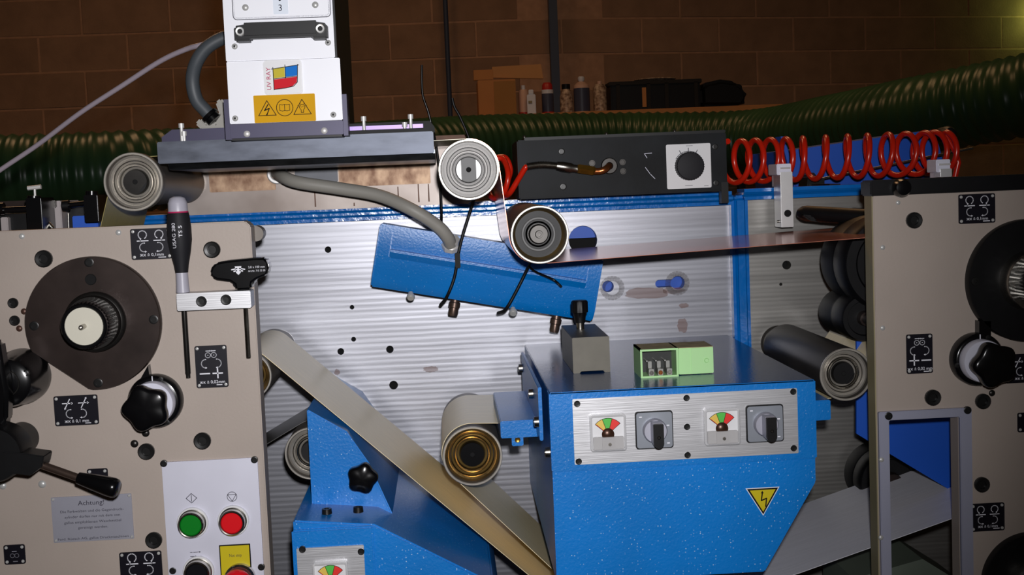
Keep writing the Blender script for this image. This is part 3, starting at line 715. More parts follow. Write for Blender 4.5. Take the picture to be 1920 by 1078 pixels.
# ================================================================== left print unit
DP = 1.45
a = pix(475, 412, DP); xr_ = pix(487, 720, DP).x; xl_ = pix(-330, 700, DP).x; zt = pix(240, 423.5, DP).z
lu = thing('print_unit', (0.5*(xl_+xr_), DP, 0.0), 'left printing unit, beige face plate with large bare hub and push buttons', 'print unit')
ou = [(xl_, 0.0), (xr_, 0.0), (xr_, zt-0.006), (xr_-0.006, zt), (xl_, zt)]
part('face_plate', prism(B(), ou, DP, DP+0.030), 'face_paint', lu, bevel=0.0012)
for q in ((xl_+0.06), (xr_-0.10)):
    part('spacer_bar', box(B(), q-0.02, q+0.02, DP+0.029, YB+0.001, 0.28, 0.32), 'steel_dark', lu)
for u, v, r in ((83,485,16),(398,468,15.5),(380,826,16),(275,846,15.5),(289,1012,15.5),(25,568,9.5),(28,601,9.5)): bolt(lu, u, v, DP, r)
for u, v, r in ((45,584,6),(36,616,6)): rivet(lu, u, v, DP, r, 'pin_brown', 'pin')
for u, v, r in ((41,443,5.5),(222,436,5.5),(79,908,7.5),(5,911,7)): rivet(lu, u, v, DP, r, 'zinc', 'pin')
for u, v, r in ((273,812,7.5),(252,832,7.5)): rivet(lu, u, v, DP, r, 'steel_dark', 'pin')
label_plate(lu, 284, 457, 74, 57, DP, 'turn', 'жк ≙ 0,1mm')
label_plate(lu, 397, 687, 59, 79, DP, 'gapL', 'жк ≙ 0,02mm')
label_plate(lu, 143.5, 769, 80, 56, DP, 'slant', 'жк ≙ 0,1 mm')
label_plate(lu, 28, 1039, 39, 37, DP, 'small')
label_plate(lu, 265, 1062, 78, 58, DP, 'turn', 'жк ≙ 0,1mm')
label_plate(lu, 184, 900, 38, 44, DP, 'small')
q = pix(480, 438, DP+0.032); part('shaft_stub', lathe(B(), q, (0,1,0), [(0,-0.003),(0.0088,-0.003),(0.0088,0.02),(0.006,0.026),(0,0.026)], 28), 'roller_grey', lu)
# hub flange with a cut corner
def hub(parent, u, v, R, D, flat=True, m='steel_brown', th=0.010):
    c = pix(u, v, D); r = R*sc(D); pts_ = []
    for i in range(96):
        q = 2*PI*i/96; dx, dz = math.cos(q), math.sin(q); rr = r
        if flat:
            nx, nz = math.cos(math.radians(233)), math.sin(math.radians(233)); dd = dx*nx+dz*nz
            if dd*r > 0.86*r: rr = 0.86*r/dd
        pts_.append((dx*rr, dz*rr))
    return part('flange', loft(B(), pts_, [(1, D+0.001), (1, D-th+0.0015), (0.988, D-th)], c.x, c.z), m, parent), c, r
fl, c, r = hub(lu, 178, 605, 123, DP)
DF = DP-0.010
for u, v in ((167,492),(64,611),(288,599),(184,718)): bolt(fl, u, v, DF, 8.5, 'black_bolt', 'flange_screw', 0.2)
cc = pix(170, 524, DF); part('threaded_hole', lathe(B(), cc, FR, [(0,0.0002),(9*sc(DF),0.0002),(10*sc(DF),0.0008),(10.5*sc(DF),0)], 20), 'void_black', fl)
c = pix(180, 603, DF); s = sc(DF)
part('collar', lathe(B(), c, FR, [(0,0),(56*s,0),(56*s,0.006),(54*s,0.008),(50*s,0.009),(48*s,0.018),(0,0.018)], 48), 'steel_dark', lu)
kn = B(); rr = 43*s; kp = []
for i in range(120):
    q = 2*PI*i/120; e = rr*(1.0 if i % 3 else 0.955); kp.append((e*math.cos(q), e*math.sin(q)))
loft(kn, kp, [(1, DF-0.012), (1, DF-0.040), (0.985, DF-0.043), (0.94, DF-0.0445)], c.x, c.z)
kb = part('knurled_knob', kn, 'black_gloss', lu, ang=25)
part('knob_rim', ring(B(), (c.x, DF, c.z), FR, 34*s, 41*s, 0.040, 0.050, 44), 'black_gloss', kb)
part('white_face', lathe(B(), c, FR, [(0,0.047),(35*s,0.047),(35.6*s,0.045),(35.6*s,0.04)], 44), 'white_disc', kb)
part('pin', lathe(B(), c, FR, [(0,0.056),(2*s,0.056),(2*s,0.060),(4*s,0.060),(4.5*s,0.059),(4.5*s,0.046)], 16), 'steel', kb)
# adjusting knob with star handle
def adj_knob(unit, u, v, R, D):
    c = pix(u, v, D); s = sc(D)
    f_ = part('knob_base', lathe(B(), c, FR, [(0,-0.001),(R*s,-0.001),(R*s,0.010),(0.93*R*s,0.014),(0.86*R*s,0.015),(0,0.015)], 48), 'black_gloss', unit)
    part('index_mark', box(B(), c.x-0.8*s, c.x+0.8*s, D-0.0157, D-0.0149, c.z+0.80*R*s, c.z+0.97*R*s), 'ink_white', f_)
    part('scale_ring', lathe(B(), c, FR, [(0,0.0145),(0.80*R*s,0.0145),(0.80*R*s,0.026),(0.77*R*s,0.028),(0.40*R*s,0.028),(0,0.028)], 44), 'alu_anod', f_)
    for q in (70, 190, 300):
        p = Vector((c.x+0.89*R*s*math.cos(math.radians(q)), D-0.0145, c.z+0.89*R*s*math.sin(math.radians(q))))
        inst('base_screw', ('bs', D), lambda b: lathe(b, (0,0,0), FR, [(0,0.0004),(0.0012,0.0004),(0.0014,0.0012),(0.0028,0.001),(0.003,0)], 12), 'black_bolt', p, f_)
    part('stem', lathe(B(), c, FR, [(0,0.027),(0.3*R*s,0.027),(0.25*R*s,0.045),(0,0.045)], 24), 'black_gloss', unit)
    k = star_knob(unit, u, v, D-0.060, 0.86*R*(1.45/1.39), 0.018, rot=0.35)
    # the knob stands on the same axis as its base
    k.location.x += c.x-pix(u, v, D-0.060).x; k.location.z += c.z-pix(u, v, D-0.060).z
adj_knob(lu, 294, 750, 50, DP)
part('latch_block', prism(B(), xz([(262,718),(282,682),(285,705),(268,722)], DP), DP-0.012, DP), 'black_gloss', lu)
# black hub at the left edge, standing far out of the plate
c = pix(44, 704, DP); s = sc(DP)
hb = part('clamp_hub', lathe(B(), c, FR, [(0,-0.001),(51*s,-0.001),(51*s,0.012),(48*s,0.02),(46*s,0.045),(42*s,0.055),(34*s,0.058),(0,0.058)], 48), 'black_gloss', lu)
part('index_ring', ring(B(), c, FR, 22*s, 24*s, 0.057, 0.0595, 36), 'steel_dark', hb)
part('index_mark', box(B(), c.x-0.8*s, c.x+0.8*s, DP-0.0588, DP-0.0578, c.z+26*s, c.z+32*s), 'ink_white', hb)
for q in (25, 145, 260):
    p = Vector((c.x+38*s*math.cos(math.radians(q)), DP-0.0555, c.z+38*s*math.sin(math.radians(q))))
    inst('hub_screw', 'hubscrew', lambda b: lathe(b, (0,0,0), FR, [(0,0.0002),(0.0018,0.0002),(0.002,0.0014),(0.0036,0.001),(0.004,-0.002)], 14), 'black_bolt', p, hb)
part('clamp_arm', prism(B(), xz([(-60,640),(-2,640),(6,690),(14,735),(13,790),(-5,815),(-60,815)], 1.37), 1.37, 1.392), 'black_gloss', lu, bevel=0.004)
# lever
DL = 1.37
lv = part('lever_hub', lathe(B(), pix(-3, 848, DL), FR, [(0,-0.079),(30*s,-0.079),(30*s,-0.02),(49*s,-0.02),(49*s,0.012),(46*s,0.016),(0,0.016)], 44), 'black_satin', lu)
part('lever_block', prism(B(), xz([(8,845),(43,847),(86,853),(82,872),(60,890),(10,884)], DL-0.012), DL-0.018, DL+0.012), 'black_satin', lu, bevel=0.001)
p0, p1, p2 = pix(68, 868, DL-0.004), pix(150, 897, DL-0.012), pix(222, 917, DL-0.02)
part('lever_rod', cyl(B(), p0, p1, 7.2*sc(DL)), 'rod_steel', lu)
ax = p2-p1; Lg = ax.length; s2 = sc(DL)
part('lever_grip', lathe(B(), p1-ax*0.04, ax, [(0,0),(11*s2,0),(12*s2,0.1*Lg),(15*s2,0.4*Lg),(18*s2,0.75*Lg),(18.5*s2,0.9*Lg),(17*s2,0.99*Lg),(13*s2,1.04*Lg),(0,1.05*Lg)], 28), 'black_gloss', lu, ang=60)
# notice plate
c = pix(174, 971, DP); s = sc(DP)
nt_ = part('notice_plate', plate(B(), c.x, c.z, 148*s, 86*s, DP-0.0012, DP+0.0005, 0.001), 'plate_silver', lu)
bm = B(); y = DP-0.0014
txt(bm, 'Achtung!', c.x-1*s, c.z+30*s, y, 9*s, 48*s)
for k, (ln, w) in enumerate((('Die Farbwalzen und die Gegendruck-', 116), ('zylinder dürfen nur mit dem von', 102), ('gallus empfohlenen Waschmittel', 105), ('gereinigt werden.', 55))):
    txt(bm, ln, c.x, c.z+(15-10.5*k)*s, y, 5*s, w*s)
txt(bm, 'Ferd. Rüesch AG, gallus Druckmaschinen', c.x-1*s, c.z-37*s, y, 4.6*s, 130*s)
part('print', bm, 'ink_grey', nt_, print_=True)
for du in (-1, 1):
    for dv in (-1, 1):
        inst('rivet', 'ntr', lambda b: lathe(b, (0,0,0), FR, [(0,0.0009),(0.0012,0.0008),(0.0018,0),(0.0018,-0.0005)], 12), 'zinc', Vector((c.x+du*70*s, DP-0.0012, c.z+dv*39*s)), nt_)
# push-button panel
cx0, cx1 = pix(310, 960, DP).x, pix(489, 960, DP).x; cz1 = pix(392, 861.5, DP).z; cz0 = pix(400, 1230, DP).z
cp = part('button_panel', plate(B(), (cx0+cx1)/2, (cz0+cz1)/2, cx1-cx0, cz1-cz0, DP-0.004, DP+0.001, 0.003), 'alu_anod', lu, bevel=0.0006)
DC = DP-0.004
for u, v in ((307,869),(477,862),(324,1070),(490,1063)): bolt(cp, u, v, DC, 6.5, 'black_bolt', 'panel_screw', 0.3)
bm = B(); c = pix(359, 934, DC); s = sc(DC); y = DC-0.0003
stroke(bm, [(c.x-10*s,c.z),(c.x,c.z+9*s),(c.x+10*s,c.z),(c.x,c.z-9*s),(c.x-10*s,c.z)], 1.1*s, y); stroke(bm, [(c.x,c.z+6*s),(c.x,c.z-6*s)], 1.2*s, y)
c = pix(435, 931, DC); stroke(bm, arc(c.x, c.z, 9*s, 0, 360, 24), 1.0*s, y)
stroke(bm, [(c.x-8*s,c.z+4*s),(c.x+8*s,c.z+4*s),(c.x,c.z-8.5*s),(c.x-8*s,c.z+4*s)], 1.0*s, y)
c = pix(367, 1038, DC); stroke(bm, [(c.x-10*s,c.z+3*s),(c.x-6*s,c.z+3*s)], 0.9*s, y); stroke(bm, [(c.x-4*s,c.z+3*s),(c.x+8*s,c.z+3*s)], 0.9*s, y); arrow_head(bm, c.x+7*s, c.z+3*s, 0, 2.6*s, y)
stroke(bm, [(c.x-10*s,c.z-5*s),(c.x+10*s,c.z-5*s)], 1.2*s, y); arrow_head(bm, c.x-1*s, c.z-5*s, 0, 3.2*s, y)
part('print', bm, 'ink_grey', cp, print_=True)
def push(u, v, m, label, big=False):
    c = pix(u, v, DC+0.0); s = sc(DC)
    # aim the cap at the place seen, the base stands behind it on the same axis
    c = pix(u+3, v-4, DC)
    b_ = part('push_button', lathe(B(), c, FR, [(0,0.0145),(18*s,0.0145),(20*s,0.0135),(20*s,0.010),(0,0.010)], 40), m, lu); b_['label'] = label
    part('bezel', lathe(B(), c, FR, [(20.3*s,0.008),(20.3*s,0.0155),(22*s,0.016),(24*s,0.0145),(24.2*s,0.005),(27.5*s,0.004),(28*s,0.0),(20.3*s,0.0)], 44, True), 'steel', b_)
    part('washer', ring(B(), c, FR, 24*s, 29*s, -0.0005, 0.0045, 40), 'white_plastic', b_)
push(359, 983, 'button_green', 'green push button'); push(435, 979, 'button_red', 'red push button'); push(370, 1074, 'button_black', 'black push button')
c = pix(443, 1072, DC)
yp = part('yellow_plate', plate(B(), c.x, c.z, 58*s, 106*s, DC-0.0012, DC+0.0003, 0.0005), 'ink_black', lu)
part('yellow_field', plate(B(), c.x, c.z, 54*s, 102*s, DC-0.0016, DC-0.0011, 0.0004), 'yellow_dull', yp)
p = pix(442, 1040, DC); bm = B(); txt(bm, 'Not stop', p.x, p.z, DC-0.0018, 6*s, 23*s); part('print', bm, 'ink_grey', yp, print_=True)
c = pix(451, 1083, DC)
ms = part('emergency_stop', lathe(B(), c, FR, [(0,0.034),(12*s,0.0335),(22*s,0.030),(27*s,0.025),(27*s,0.022),(18*s,0.020),(14*s,0.0),(0,0)], 44), 'button_red', lu, ang=60); ms['label'] = 'red mushroom stop button'
part('collar', ring(B(), c, FR, 15*s, 29*s, 0.0014, 0.010, 40), 'steel', ms)

# ---- tool holder with two tools
DH = 1.422
c0, c1 = pix(331, 565, DH), pix(470, 560, DH)
zc = pix(401, 564, DH).z; hh = 16*sc(DH)
th = thing('tool_holder', ((c0.x+c1.x)/2, DP, zc-hh), 'bare metal bar bolted to the left face plate, holding two hand tools', 'tool holder')
bar = part('bar', box(B(), c0.x, c1.x, DH, DP+0.001, zc-hh, zc+hh), 'alu_brushed', th, bevel=0.0008)
for u, v in ((378,565),(424,562)): bolt(th, u, v, DH, 10, 'black_bolt', 'socket_bolt', 0.35)
def oncol(u, v): return pix(u, v, DH+0.012)
D1 = DH+0.013
top, bot = pix(333, 369, D1), pix(345, 548, D1); ax = Vector((0, 0, 1)); xs = (top.x+bot.x)/2; s = sc(D1)
xs = pix(344, 560, D1).x
tip = pix(357, 708, D1).z; zb = zc+hh; zt_ = pix(334, 368, D1).z; o = Vector((xs, D1, 0))
sd = thing('screwdriver', (xs, D1, tip), 'screwdriver with black and grey rubber handle in the tool holder', 'screwdriver')
Lh = zt_-zb
def zz(f_): return zb+Lh*f_
part('ferrule', lathe(B(), o, ax, [(0,zb+0.0005),(12.5*s,zb+0.0005),(11.5*s,zz(.10)),(11*s,zz(.21)),(0,zz(.21))], 28), 'handle_grey', sd)
part('grip', lathe(B(), o, ax, [(0,zz(.21)),(11.5*s,zz(.21)),(13.5*s,zz(.29)),(18.5*s,zz(.42)),(22*s,zz(.55)),(22*s,zz(.68)),(20*s,zz(.8)),(18.8*s,zz(.83)),(0,zz(.83))], 32), 'handle_rubber', sd, ang=60)
part('red_band', lathe(B(), o, ax, [(0,zz(.83)),(18.7*s,zz(.83)),(18.5*s,zz(.845)),(0,zz(.845))], 32), 'ink_magenta', sd)
part('end_cap', lathe(B(), o, ax, [(0,zz(.845)),(18*s,zz(.845)),(17.5*s,zz(.93)),(14*s,zz(.98)),(7*s,zz(1.0)),(0,zz(1.0))], 32), 'handle_grey', sd, ang=60)
part('shaft', lathe(B(), o, ax, [(0,tip),(4*s,tip),(4*s,tip+6*s),(5*s,tip+9*s),(5*s,zb+0.0005),(0,zb+0.0005)], 16), 'steel_dark', sd)
bm = B(); txt(bm, 'USAG 280', xs-6*s, zz(.60), D1-22.6*s, 6.5*s, 46*s, rot=PI/2); txt(bm, 'TS 5', xs+6*s, zz(.64), D1-22.6*s, 6.5*s, 21*s, rot=PI/2)
# wrap the print onto the grip
for vtx in bm.verts:
    dx = vtx.co.x-xs; vtx.co.y = D1-math.sqrt(max(0, (22.4*s)**2-dx*dx))
part('print', bm, 'ink_white', sd, print_=True)
D2 = DH+0.013; s = sc(D2)
cxk = pix(460, 560, D2).x; tip = pix(466, 671, D2).z
tk = thing('hex_key', (cxk, D2, tip), 'hex key with black T-shaped handle in the tool holder', 'hex key')
o = Vector((cxk, D2, 0))
part('shaft', lathe(B(), o, (0,0,1), [(0,tip),(4*s,tip),(4.6*s,tip+1.5*s),(4.6*s,zb+6*s),(0,zb+6*s)], 6), 'steel', tk, flat=True)
ol = xz([(397,512),(400,502),(408,493),(430,489),(480,484),(498,484),(506,492),(508,506),(502,517),(484,524),(476,530),(474,543),(445,545),(443,534),(434,528),(410,525),(400,520)], D2)
dz = (zb+0.0006)-min(z for x, z in ol); ol = [(x, z+dz) for x, z in ol]
part('handle', prism(B(), ol, D2-0.012, D2+0.012), 'black_gloss', tk, bevel=0.0045, seg=3, ang=60)
bm = B(); y = D2-0.0123; e = pix(450, 506, D2); s = sc(D2)
for k in (-1, 1):
    stroke(bm, [(e.x+k*2*s, e.z+4*s), (e.x+k*12*s, e.z+2*s)], 2*s, y); stroke(bm, [(e.x+k*3*s, e.z), (e.x+k*8*s, e.z-1*s)], 2.4*s, y)
poly(bm, [(e.x-6*s, e.z+8*s), (e.x+6*s, e.z+8*s), (e.x+4*s, e.z-4*s), (e.x, e.z-8*s), (e.x-4*s, e.z-4*s)], y)
e = pix(484, 502, D2); txt(bm, '3,0 x 100 mm', e.x, e.z+3*s, y, 4*s, 30*s); txt(bm, 'Art.Nr. 715 33 30', e.x, e.z-4*s, y, 3.4*s, 31*s)
part('print', bm, 'ink_white', tk, print_=True)

# ================================================================== right print unit
xa = pix(1641, 600, DP).x; xb = pix(2330, 600, DP).x; zt = pix(1780, 361.5, DP).z
ru = thing('print_unit', ((xa+xb)/2, DP, 0), 'right printing unit, beige face plate topped by a black rail', 'print unit')
xo0, xo1 = pix(1666, 900, DP).x, pix(1798, 900, DP).x; zo = pix(1735, 783, DP).z
bm = B()
prism(bm, [(xa, 0), (xo0, 0), (xo0, zo), (xo1, zo), (xo1, 0), (xb, 0), (xb, zt), (xa, zt)], DP, DP+0.024)
part('face_plate', bm, 'face_paint', ru, bevel=0.0008)
part('side_edge', box(B(), xa-0.0015, xa, DP+0.001, DP+0.026, 0, zt), 'edge_paint', ru)
part('spacer_bar', box(B(), xb-0.1, xb-0.05, DP+0.023, YB+0.001, 0.28, 0.33), 'steel_dark', ru)
zk = pix(1780, 332, DP).z
part('top_rail', box(B(), xa-0.004, xb, DP-0.004, DP+0.032, zt, zk), 'black_satin', ru, bevel=0.002)
c = pix(1688, 352, DP-0.004); part('rail_knob', lathe(B(), c, FR, [(0,-0.004),(17*sc(DP),-0.004),(18*sc(DP),0.006),(14*sc(DP),0.012),(0,0.014)], 28), 'black_gloss', ru)
for u, v, r in ((1713,413,15.5),(1748,745,15.5),(1842,752,15),(1840,908,15)): bolt(ru, u, v, DP, r)
for u, v, r in ((1655,464,5),(1655,615,5),(1684,380,4.5)): rivet(ru, u, v, DP, r, 'zinc', 'pin')
for u, v, r in ((1860,737,6.5),(1839,719,6)): rivet(ru, u, v, DP, r, 'steel_dark', 'pin')
label_plate(ru, 1831, 391, 71, 56, DP, 'turn', 'жк ≙ 0,1mm')
label_plate(ru, 1723.5, 663, 51, 76, DP, 'gapR', 'жк ≙ 0,02 mm')
label_plate(ru, 1922, 690, 78, 56, DP, 'slant', 'жк ≙ 0,1 mm')
label_plate(ru, 1851, 969, 67, 55, DP, 'turn', 'жк ≙ 0,1mm')
label_plate(ru, 1929, 791, 46, 38, DP, 'small')
fl, c, r = hub(ru, 1921, 525, 117, DP, flat=False, m='black_satin', th=0.012)
for q in (92, 178, 268): 
    p = Vector((c.x+0.9*r*math.cos(math.radians(q)), DP-0.012, c.z+0.9*r*math.sin(math.radians(q))))
    inst('flange_screw', 'rfs', lambda b: lathe(b, (0,0,0), FR, [(0,0.0004),(0.002,0.0004),(0.0022,0.0012),(0.0045,0.001),(0.005,-0.001)], 14), 'black_bolt', p, fl)
s = sc(DP)
part('collar', lathe(B(), c, FR, [(0,0.011),(58*s,0.011),(57*s,0.028),(54*s,0.031),(0,0.031)], 48), 'steel', ru)
kn = B(); rr = 43*s; kp = []
for i in range(120):
    q = 2*PI*i/120; e = rr*(1.0 if i % 3 else 0.955); kp.append((e*math.cos(q), e*math.sin(q)))
loft(kn, kp, [(1, DP-0.03), (1, DP-0.058), (0.985, DP-0.061), (0.94, DP-0.0625)], c.x, c.z)
part('knurled_knob', kn, 'black_gloss', ru, ang=25)
part('latch_block', prism(B(), xz([(1828,600),(1850,600),(1850,632),(1828,632)], DP), DP-0.012, DP), 'black_gloss', ru)
fl, c, r = hub(ru, 1930, 1088, 97, DP, flat=False, m='black_satin', th=0.012)
part('collar', lathe(B(), c, FR, [(0,0.011),(50*s,0.011),(49*s,0.03),(46*s,0.033),(0,0.033)], 44), 'steel', ru)
adj_knob(ru, 1828, 672, 51, DP)
# grey frame around the opening
fb0 = pix(1647, 900, DP).x; fb1 = pix(1820, 900, DP).x; ft = pix(1735, 767, DP).z
fr = part('opening_frame', prism(B(), [(fb0, 0.0), (xo0, 0.0), (xo0, zo), (xo1, zo), (xo1, 0.0), (fb1, 0.0), (fb1, ft), (fb0, ft)], DP-0.006, DP), 'frame_grey', ru, bevel=0.0008)
for u, v in ((1666,780),(1814,769)): bolt(fr, u, v, DP-0.006, 7.5, 'black_bolt', 'frame_screw', 0.3)
for u, v in ((1653,862),(1652,1008)): rivet(fr, u, v, DP-0.006, 5, 'zinc', 'pin')
# blue guard and tray seen through the opening
DG = 1.60
g = part('web_guard', prism(B(), xz([(1606,640),(1606,813),(1632,829),(1800,930),(2000,1050),(2000,640)], DG), DG, DG+0.004), 'blue_flat')
tag(g, 'plain blue sheet guard behind the right unit, seen through its opening', 'guard')
g = part('drip_tray', prism(B(), xz([(1600,1085),(1730,1048),(1830,1110),(1830,1200),(1600,1200)], 1.56), 1.56, 1.69), 'tray_green')
tag(g, 'grey green tray low in the opening of the right unit', 'tray')
mat('switch_grey', rgb(142, 147, 156), 0.4, 0.3, noise=0.05, nscale=20)
mat('coil_brown', rgb(70, 46, 34), 0.3, 0.5)
# ================================================================== blue control box
DB = 1.37
A = pix(1030, 738, DB); Bq = pix(1531, 711, DB)
xA, xB = pix(1031.5, 800, DB).x, pix(1531, 790, DB).x; zT = pix(1280, 724.5, DB).z
zM = pix(1280, 873, DB).z; zC = pix(1530, 905, DB).z; xD = pix(1436, 1074, DB).x; zD = pix(1436, 1074, DB).z
zE = zD; zBk = pix(978, 905, YB).z
bx = thing('control_box', ((xA+xB)/2, 1.6, zD), 'blue control box with two meters, two switches and a triangle', 'control box')
bm = B(); yf, yb = DB+0.004, YB
fr_ = [(xA+0.001,zT-0.001),(xB-0.001,zT-0.001),(xB-0.001,zC),(xD,zD),(xA+0.001,zE)]
bk_ = [(xA+0.001,zT-0.001),(xB-0.001,zT-0.001),(xB-0.001,max(zBk,zC)),(xD,zBk),(xA+0.001,zBk)]
va = [bm.verts.new((x, yf, z)) for x, z in fr_]; vb = [bm.verts.new((x, yb, z)) for x, z in bk_]
bm.faces.new(va); bm.faces.new(vb[::-1])
for i in range(5): bm.faces.new((va[i], vb[i], vb[(i+1)%5], va[(i+1)%5]))
part('housing', bm, 'blue_flake', bx, bevel=0.0012)
part('front_cover', box(B(), xA, xB, DB, DB+0.03, zM, zT), 'blue', bx, bevel=0.0015)
part('lid', box(B(), xA+0.0012, xB-0.0012, DB+0.0015, YB, zT-0.004, zT+0.0002), 'blue_lid_dim', bx, bevel=0.0008)
# silver instrument plate
fx0, fx1 = pix(1075, 810, DB).x, pix(1495, 786, DB).x; fz0, fz1 = pix(1285, 860, DB).z, pix(1285, 737.5, DB).z
DFp = DB-0.002
fp = part('instrument_plate', plate(B(), (fx0+fx1)/2, (fz0+fz1)/2, fx1-fx0, fz1-fz0, DFp, DB+0.001, 0.0015), 'alu_brushed', bx)
for u, v in ((1082,757),(1287,746),(1487,734),(1085,865),(1289,853),(1488,840),(1288,800)): bolt(fp, u, v, DFp, 6.2, 'black_bolt', 'panel_screw', 0.35)
def meter(parent, u, v, D, w=68, h=70):
    c = pix(u, v, D); s = sc(D); k = w/68*s
    m = part('meter', plate(B(), c.x, c.z, w*s, h*s, D-0.004, D+0.0005, 0.003), 'white_plastic', parent)
    bm = B(); o1 = [(c.x+a, c.z+b) for a, b in rrect(w*s, h*s, 0.003)]; o2 = [(c.x+a, c.z+b) for a, b in rrect(w*s*0.90, h*s*0.90, 0.002)]
    rings_ = [[bm.verts.new((x, y, z)) for x, z in o] for o, y in ((o1, D-0.004), (o1, D-0.009), (o2, D-0.0105), (o2, D-0.004))]
    n = len(o1)
    for p, q in zip(rings_, rings_[1:]):
        for i in range(n): bm.faces.new((p[i], q[i], q[(i+1)%n], p[(i+1)%n]))
    part('bezel', bm, 'clear_plastic', m)
    oz = c.z-4*k; y = D-0.0043
    for nm, mm, a0, a1 in (('dial_sector','dial_yellow',140,109),('dial_sector','dial_green',109,74),('dial_sector','dial_red',74,40)):
        bm = B(); poly(bm, arc(c.x, oz, 31*k, a0, a1, 8)+arc(c.x, oz, 12*k, a1, a0, 8), y); part(nm, bm, mm, m, print_=True)
    bm = B()
    for r_ in (31*k,): stroke(bm, arc(c.x, oz, r_, 140, 40, 20), 0.9*k, y-0.0002)
    for q in (140, 109, 74, 40): stroke(bm, [(c.x+12*k*math.cos(math.radians(q)), oz+12*k*math.sin(math.radians(q))), (c.x+31*k*math.cos(math.radians(q)), oz+31*k*math.sin(math.radians(q)))], 0.9*k, y-0.0002)
    part('dial_lines', bm, 'ink_black', m, print_=True)
    bm = B(); stroke(bm, [(c.x-4*k, oz+4*k), (c.x-22*k, oz+20*k)], 0.9*k, D-0.0052); part('needle', bm, 'ink_red', m, print_=True)
    part('coil', lathe(B(), (c.x, D-0.0041, oz), FR, [(0,0.003),(7*k,0.003),(12*k,0.0008),(12*k,0)], 24), 'coil_brown', m)
    part('lower_cover', plate(B(), c.x, c.z-20*k, 58*k, 24*k, D-0.0085, D-0.0041, 0.001), 'smoke_plastic', m)
    part('adjuster', plate(B(), c.x, c.z-20*k, 25*k, 24*k, D-0.0098, D-0.0086, 0.001), 'smoke_plastic', m)
    part('zero_screw', lathe(B(), (c.x+2*k, D-0.0098, c.z-22*k), FR, [(0,0.0008),(3*k,0.0008),(3.4*k,0)], 16), 'steel', m)
def rotary(parent, u, v, D, w=72):
    c = pix(u, v, D); s = sc(D)
    m = part('rotary_switch', plate(B(), c.x, c.z, w*s, w*s, D-0.003, D+0.0005, 0.003), 'black_satin', parent)
    part('switch_plate', plate(B(), c.x, c.z, (w-4)*s, (w-4)*s, D-0.0042, D-0.0028, 0.0028), 'switch_grey', m)
    part('skirt', lathe(B(), (c.x, D, c.z), FR, [(0,0.004),(23*s,0.004),(23*s,0.010),(21*s,0.012),(0,0.012)], 36), 'plate_silver', m)
    hw = 9.5*s; zt2, zb2 = c.z+20*s, c.z-26*s
    hp = [(c.x-hw, zt2), (c.x-hw, zb2+hw)] + arc(c.x, zb2+hw, hw, 180, 360, 10) + [(c.x+hw, zt2)]
    part('handle_body', prism(B(), hp, D-0.028, D-0.0115), 'plate_silver', m)
    part('handle_front', prism(B(), hp, D-0.0335, D-0.028), 'black_satin', m, bevel=0.0005)
    part('handle_screw', lathe(B(), (c.x, D-0.0335, c.z-5*s), FR, [(0,0.0001),(2*s,0.0001),(2.6*s,0.0006),(3.4*s,0)], 14), 'steel_dark', m)
    bm = B()
    for a_, b_ in ((26,-26),(26,8),(-26,26)): stroke(bm, [(c.x+(a_-2)*s, c.z+b_*s), (c.x+(a_+2)*s, c.z+b_*s)], 2.2*s, D-0.0044)
    part('print', bm, 'ink_white', m, print_=True)
meter(bx, 1139, 809, DFp); rotary(bx, 1226, 805, DFp); meter(bx, 1352, 798, DFp); rotary(bx, 1433, 793, DFp)
# warning triangle
DT = DB+0.004; s = sc(DT); c = pix(1430, 934, DT)
def tri(k): return [(c.x-33*k*s, c.z+21*k*s+(1-k)*3*s), (c.x+33*k*s, c.z+21*k*s+(1-k)*3*s), (c.x, c.z-34*k*s)]
wt = part('warning_sticker', prism(B(), tri(1.0), DT-0.0006, DT+0.0002), 'ink_white', bx)
bm = B(); poly(bm, tri(0.92), DT-0.0008); part('border', bm, 'ink_black', wt, print_=True)
bm = B(); poly(bm, tri(0.76), DT-0.0010); part('yellow_field', bm, 'yellow_dull', wt, print_=True)
bm = B(); y = DT-0.0012
stroke(bm, [(c.x+5*s,c.z-16*s),(c.x+7*s,c.z),(c.x-3*s,c.z-4*s),(c.x-1*s,c.z+10*s)], 2.4*s, y); arrow_head(bm, c.x-1*s, c.z+10*s, PI/2, 5*s, y)
part('lightning_print', bm, 'ink_black', wt, print_=True)
# left side: hinged plate and feed bracket
sp = xA-0.0012
part('side_plate', prism(B(), [(0,0)]*0+[(xA-0.010, pix(1010,700,1.5).z+0.0), (xA-0.006, pix(1010,700,1.5).z), (xA-0.006, pix(1020,835,DB).z), (xA-0.010, pix(1020,835,DB).z)], DB+0.025, DB+0.33), 'blue', bx, bevel=0.0008)
for y_, u, v, xs_ in ((DB+0.035, 1018, 790, xA-0.0095), (DB+0.02, 1022, 848, xA+0.0005), (DB+0.115, 1000, 738, xA-0.0095), (DB+0.31, 980, 690, xA-0.0095)):
    q = pix(u, v, y_)
    part('side_bolt', lathe(B(), (xs_, y_, q.z), (-1,0,0), [(0,0.0035),(0.0025,0.0035),(0.003,0.006),(0.0055,0.0055),(0.006,0.0),(0,0)], 14), 'steel', bx)
bt = pix(960, 786, 1.46).z
part('feed_bracket', box(B(), pix(938,790,1.45).x, xA-0.006, 1.45, 1.66, bt-0.020, bt), 'blue', bx, bevel=0.001)
q = pix(970, 823, 1.46)
fbk = part('bracket_tab', box(B(), q.x-11*sc(1.46), q.x+11*sc(1.46), 1.455, 1.475, q.z-12*sc(1.46), bt-0.0195), 'blue', bx, bevel=0.001)
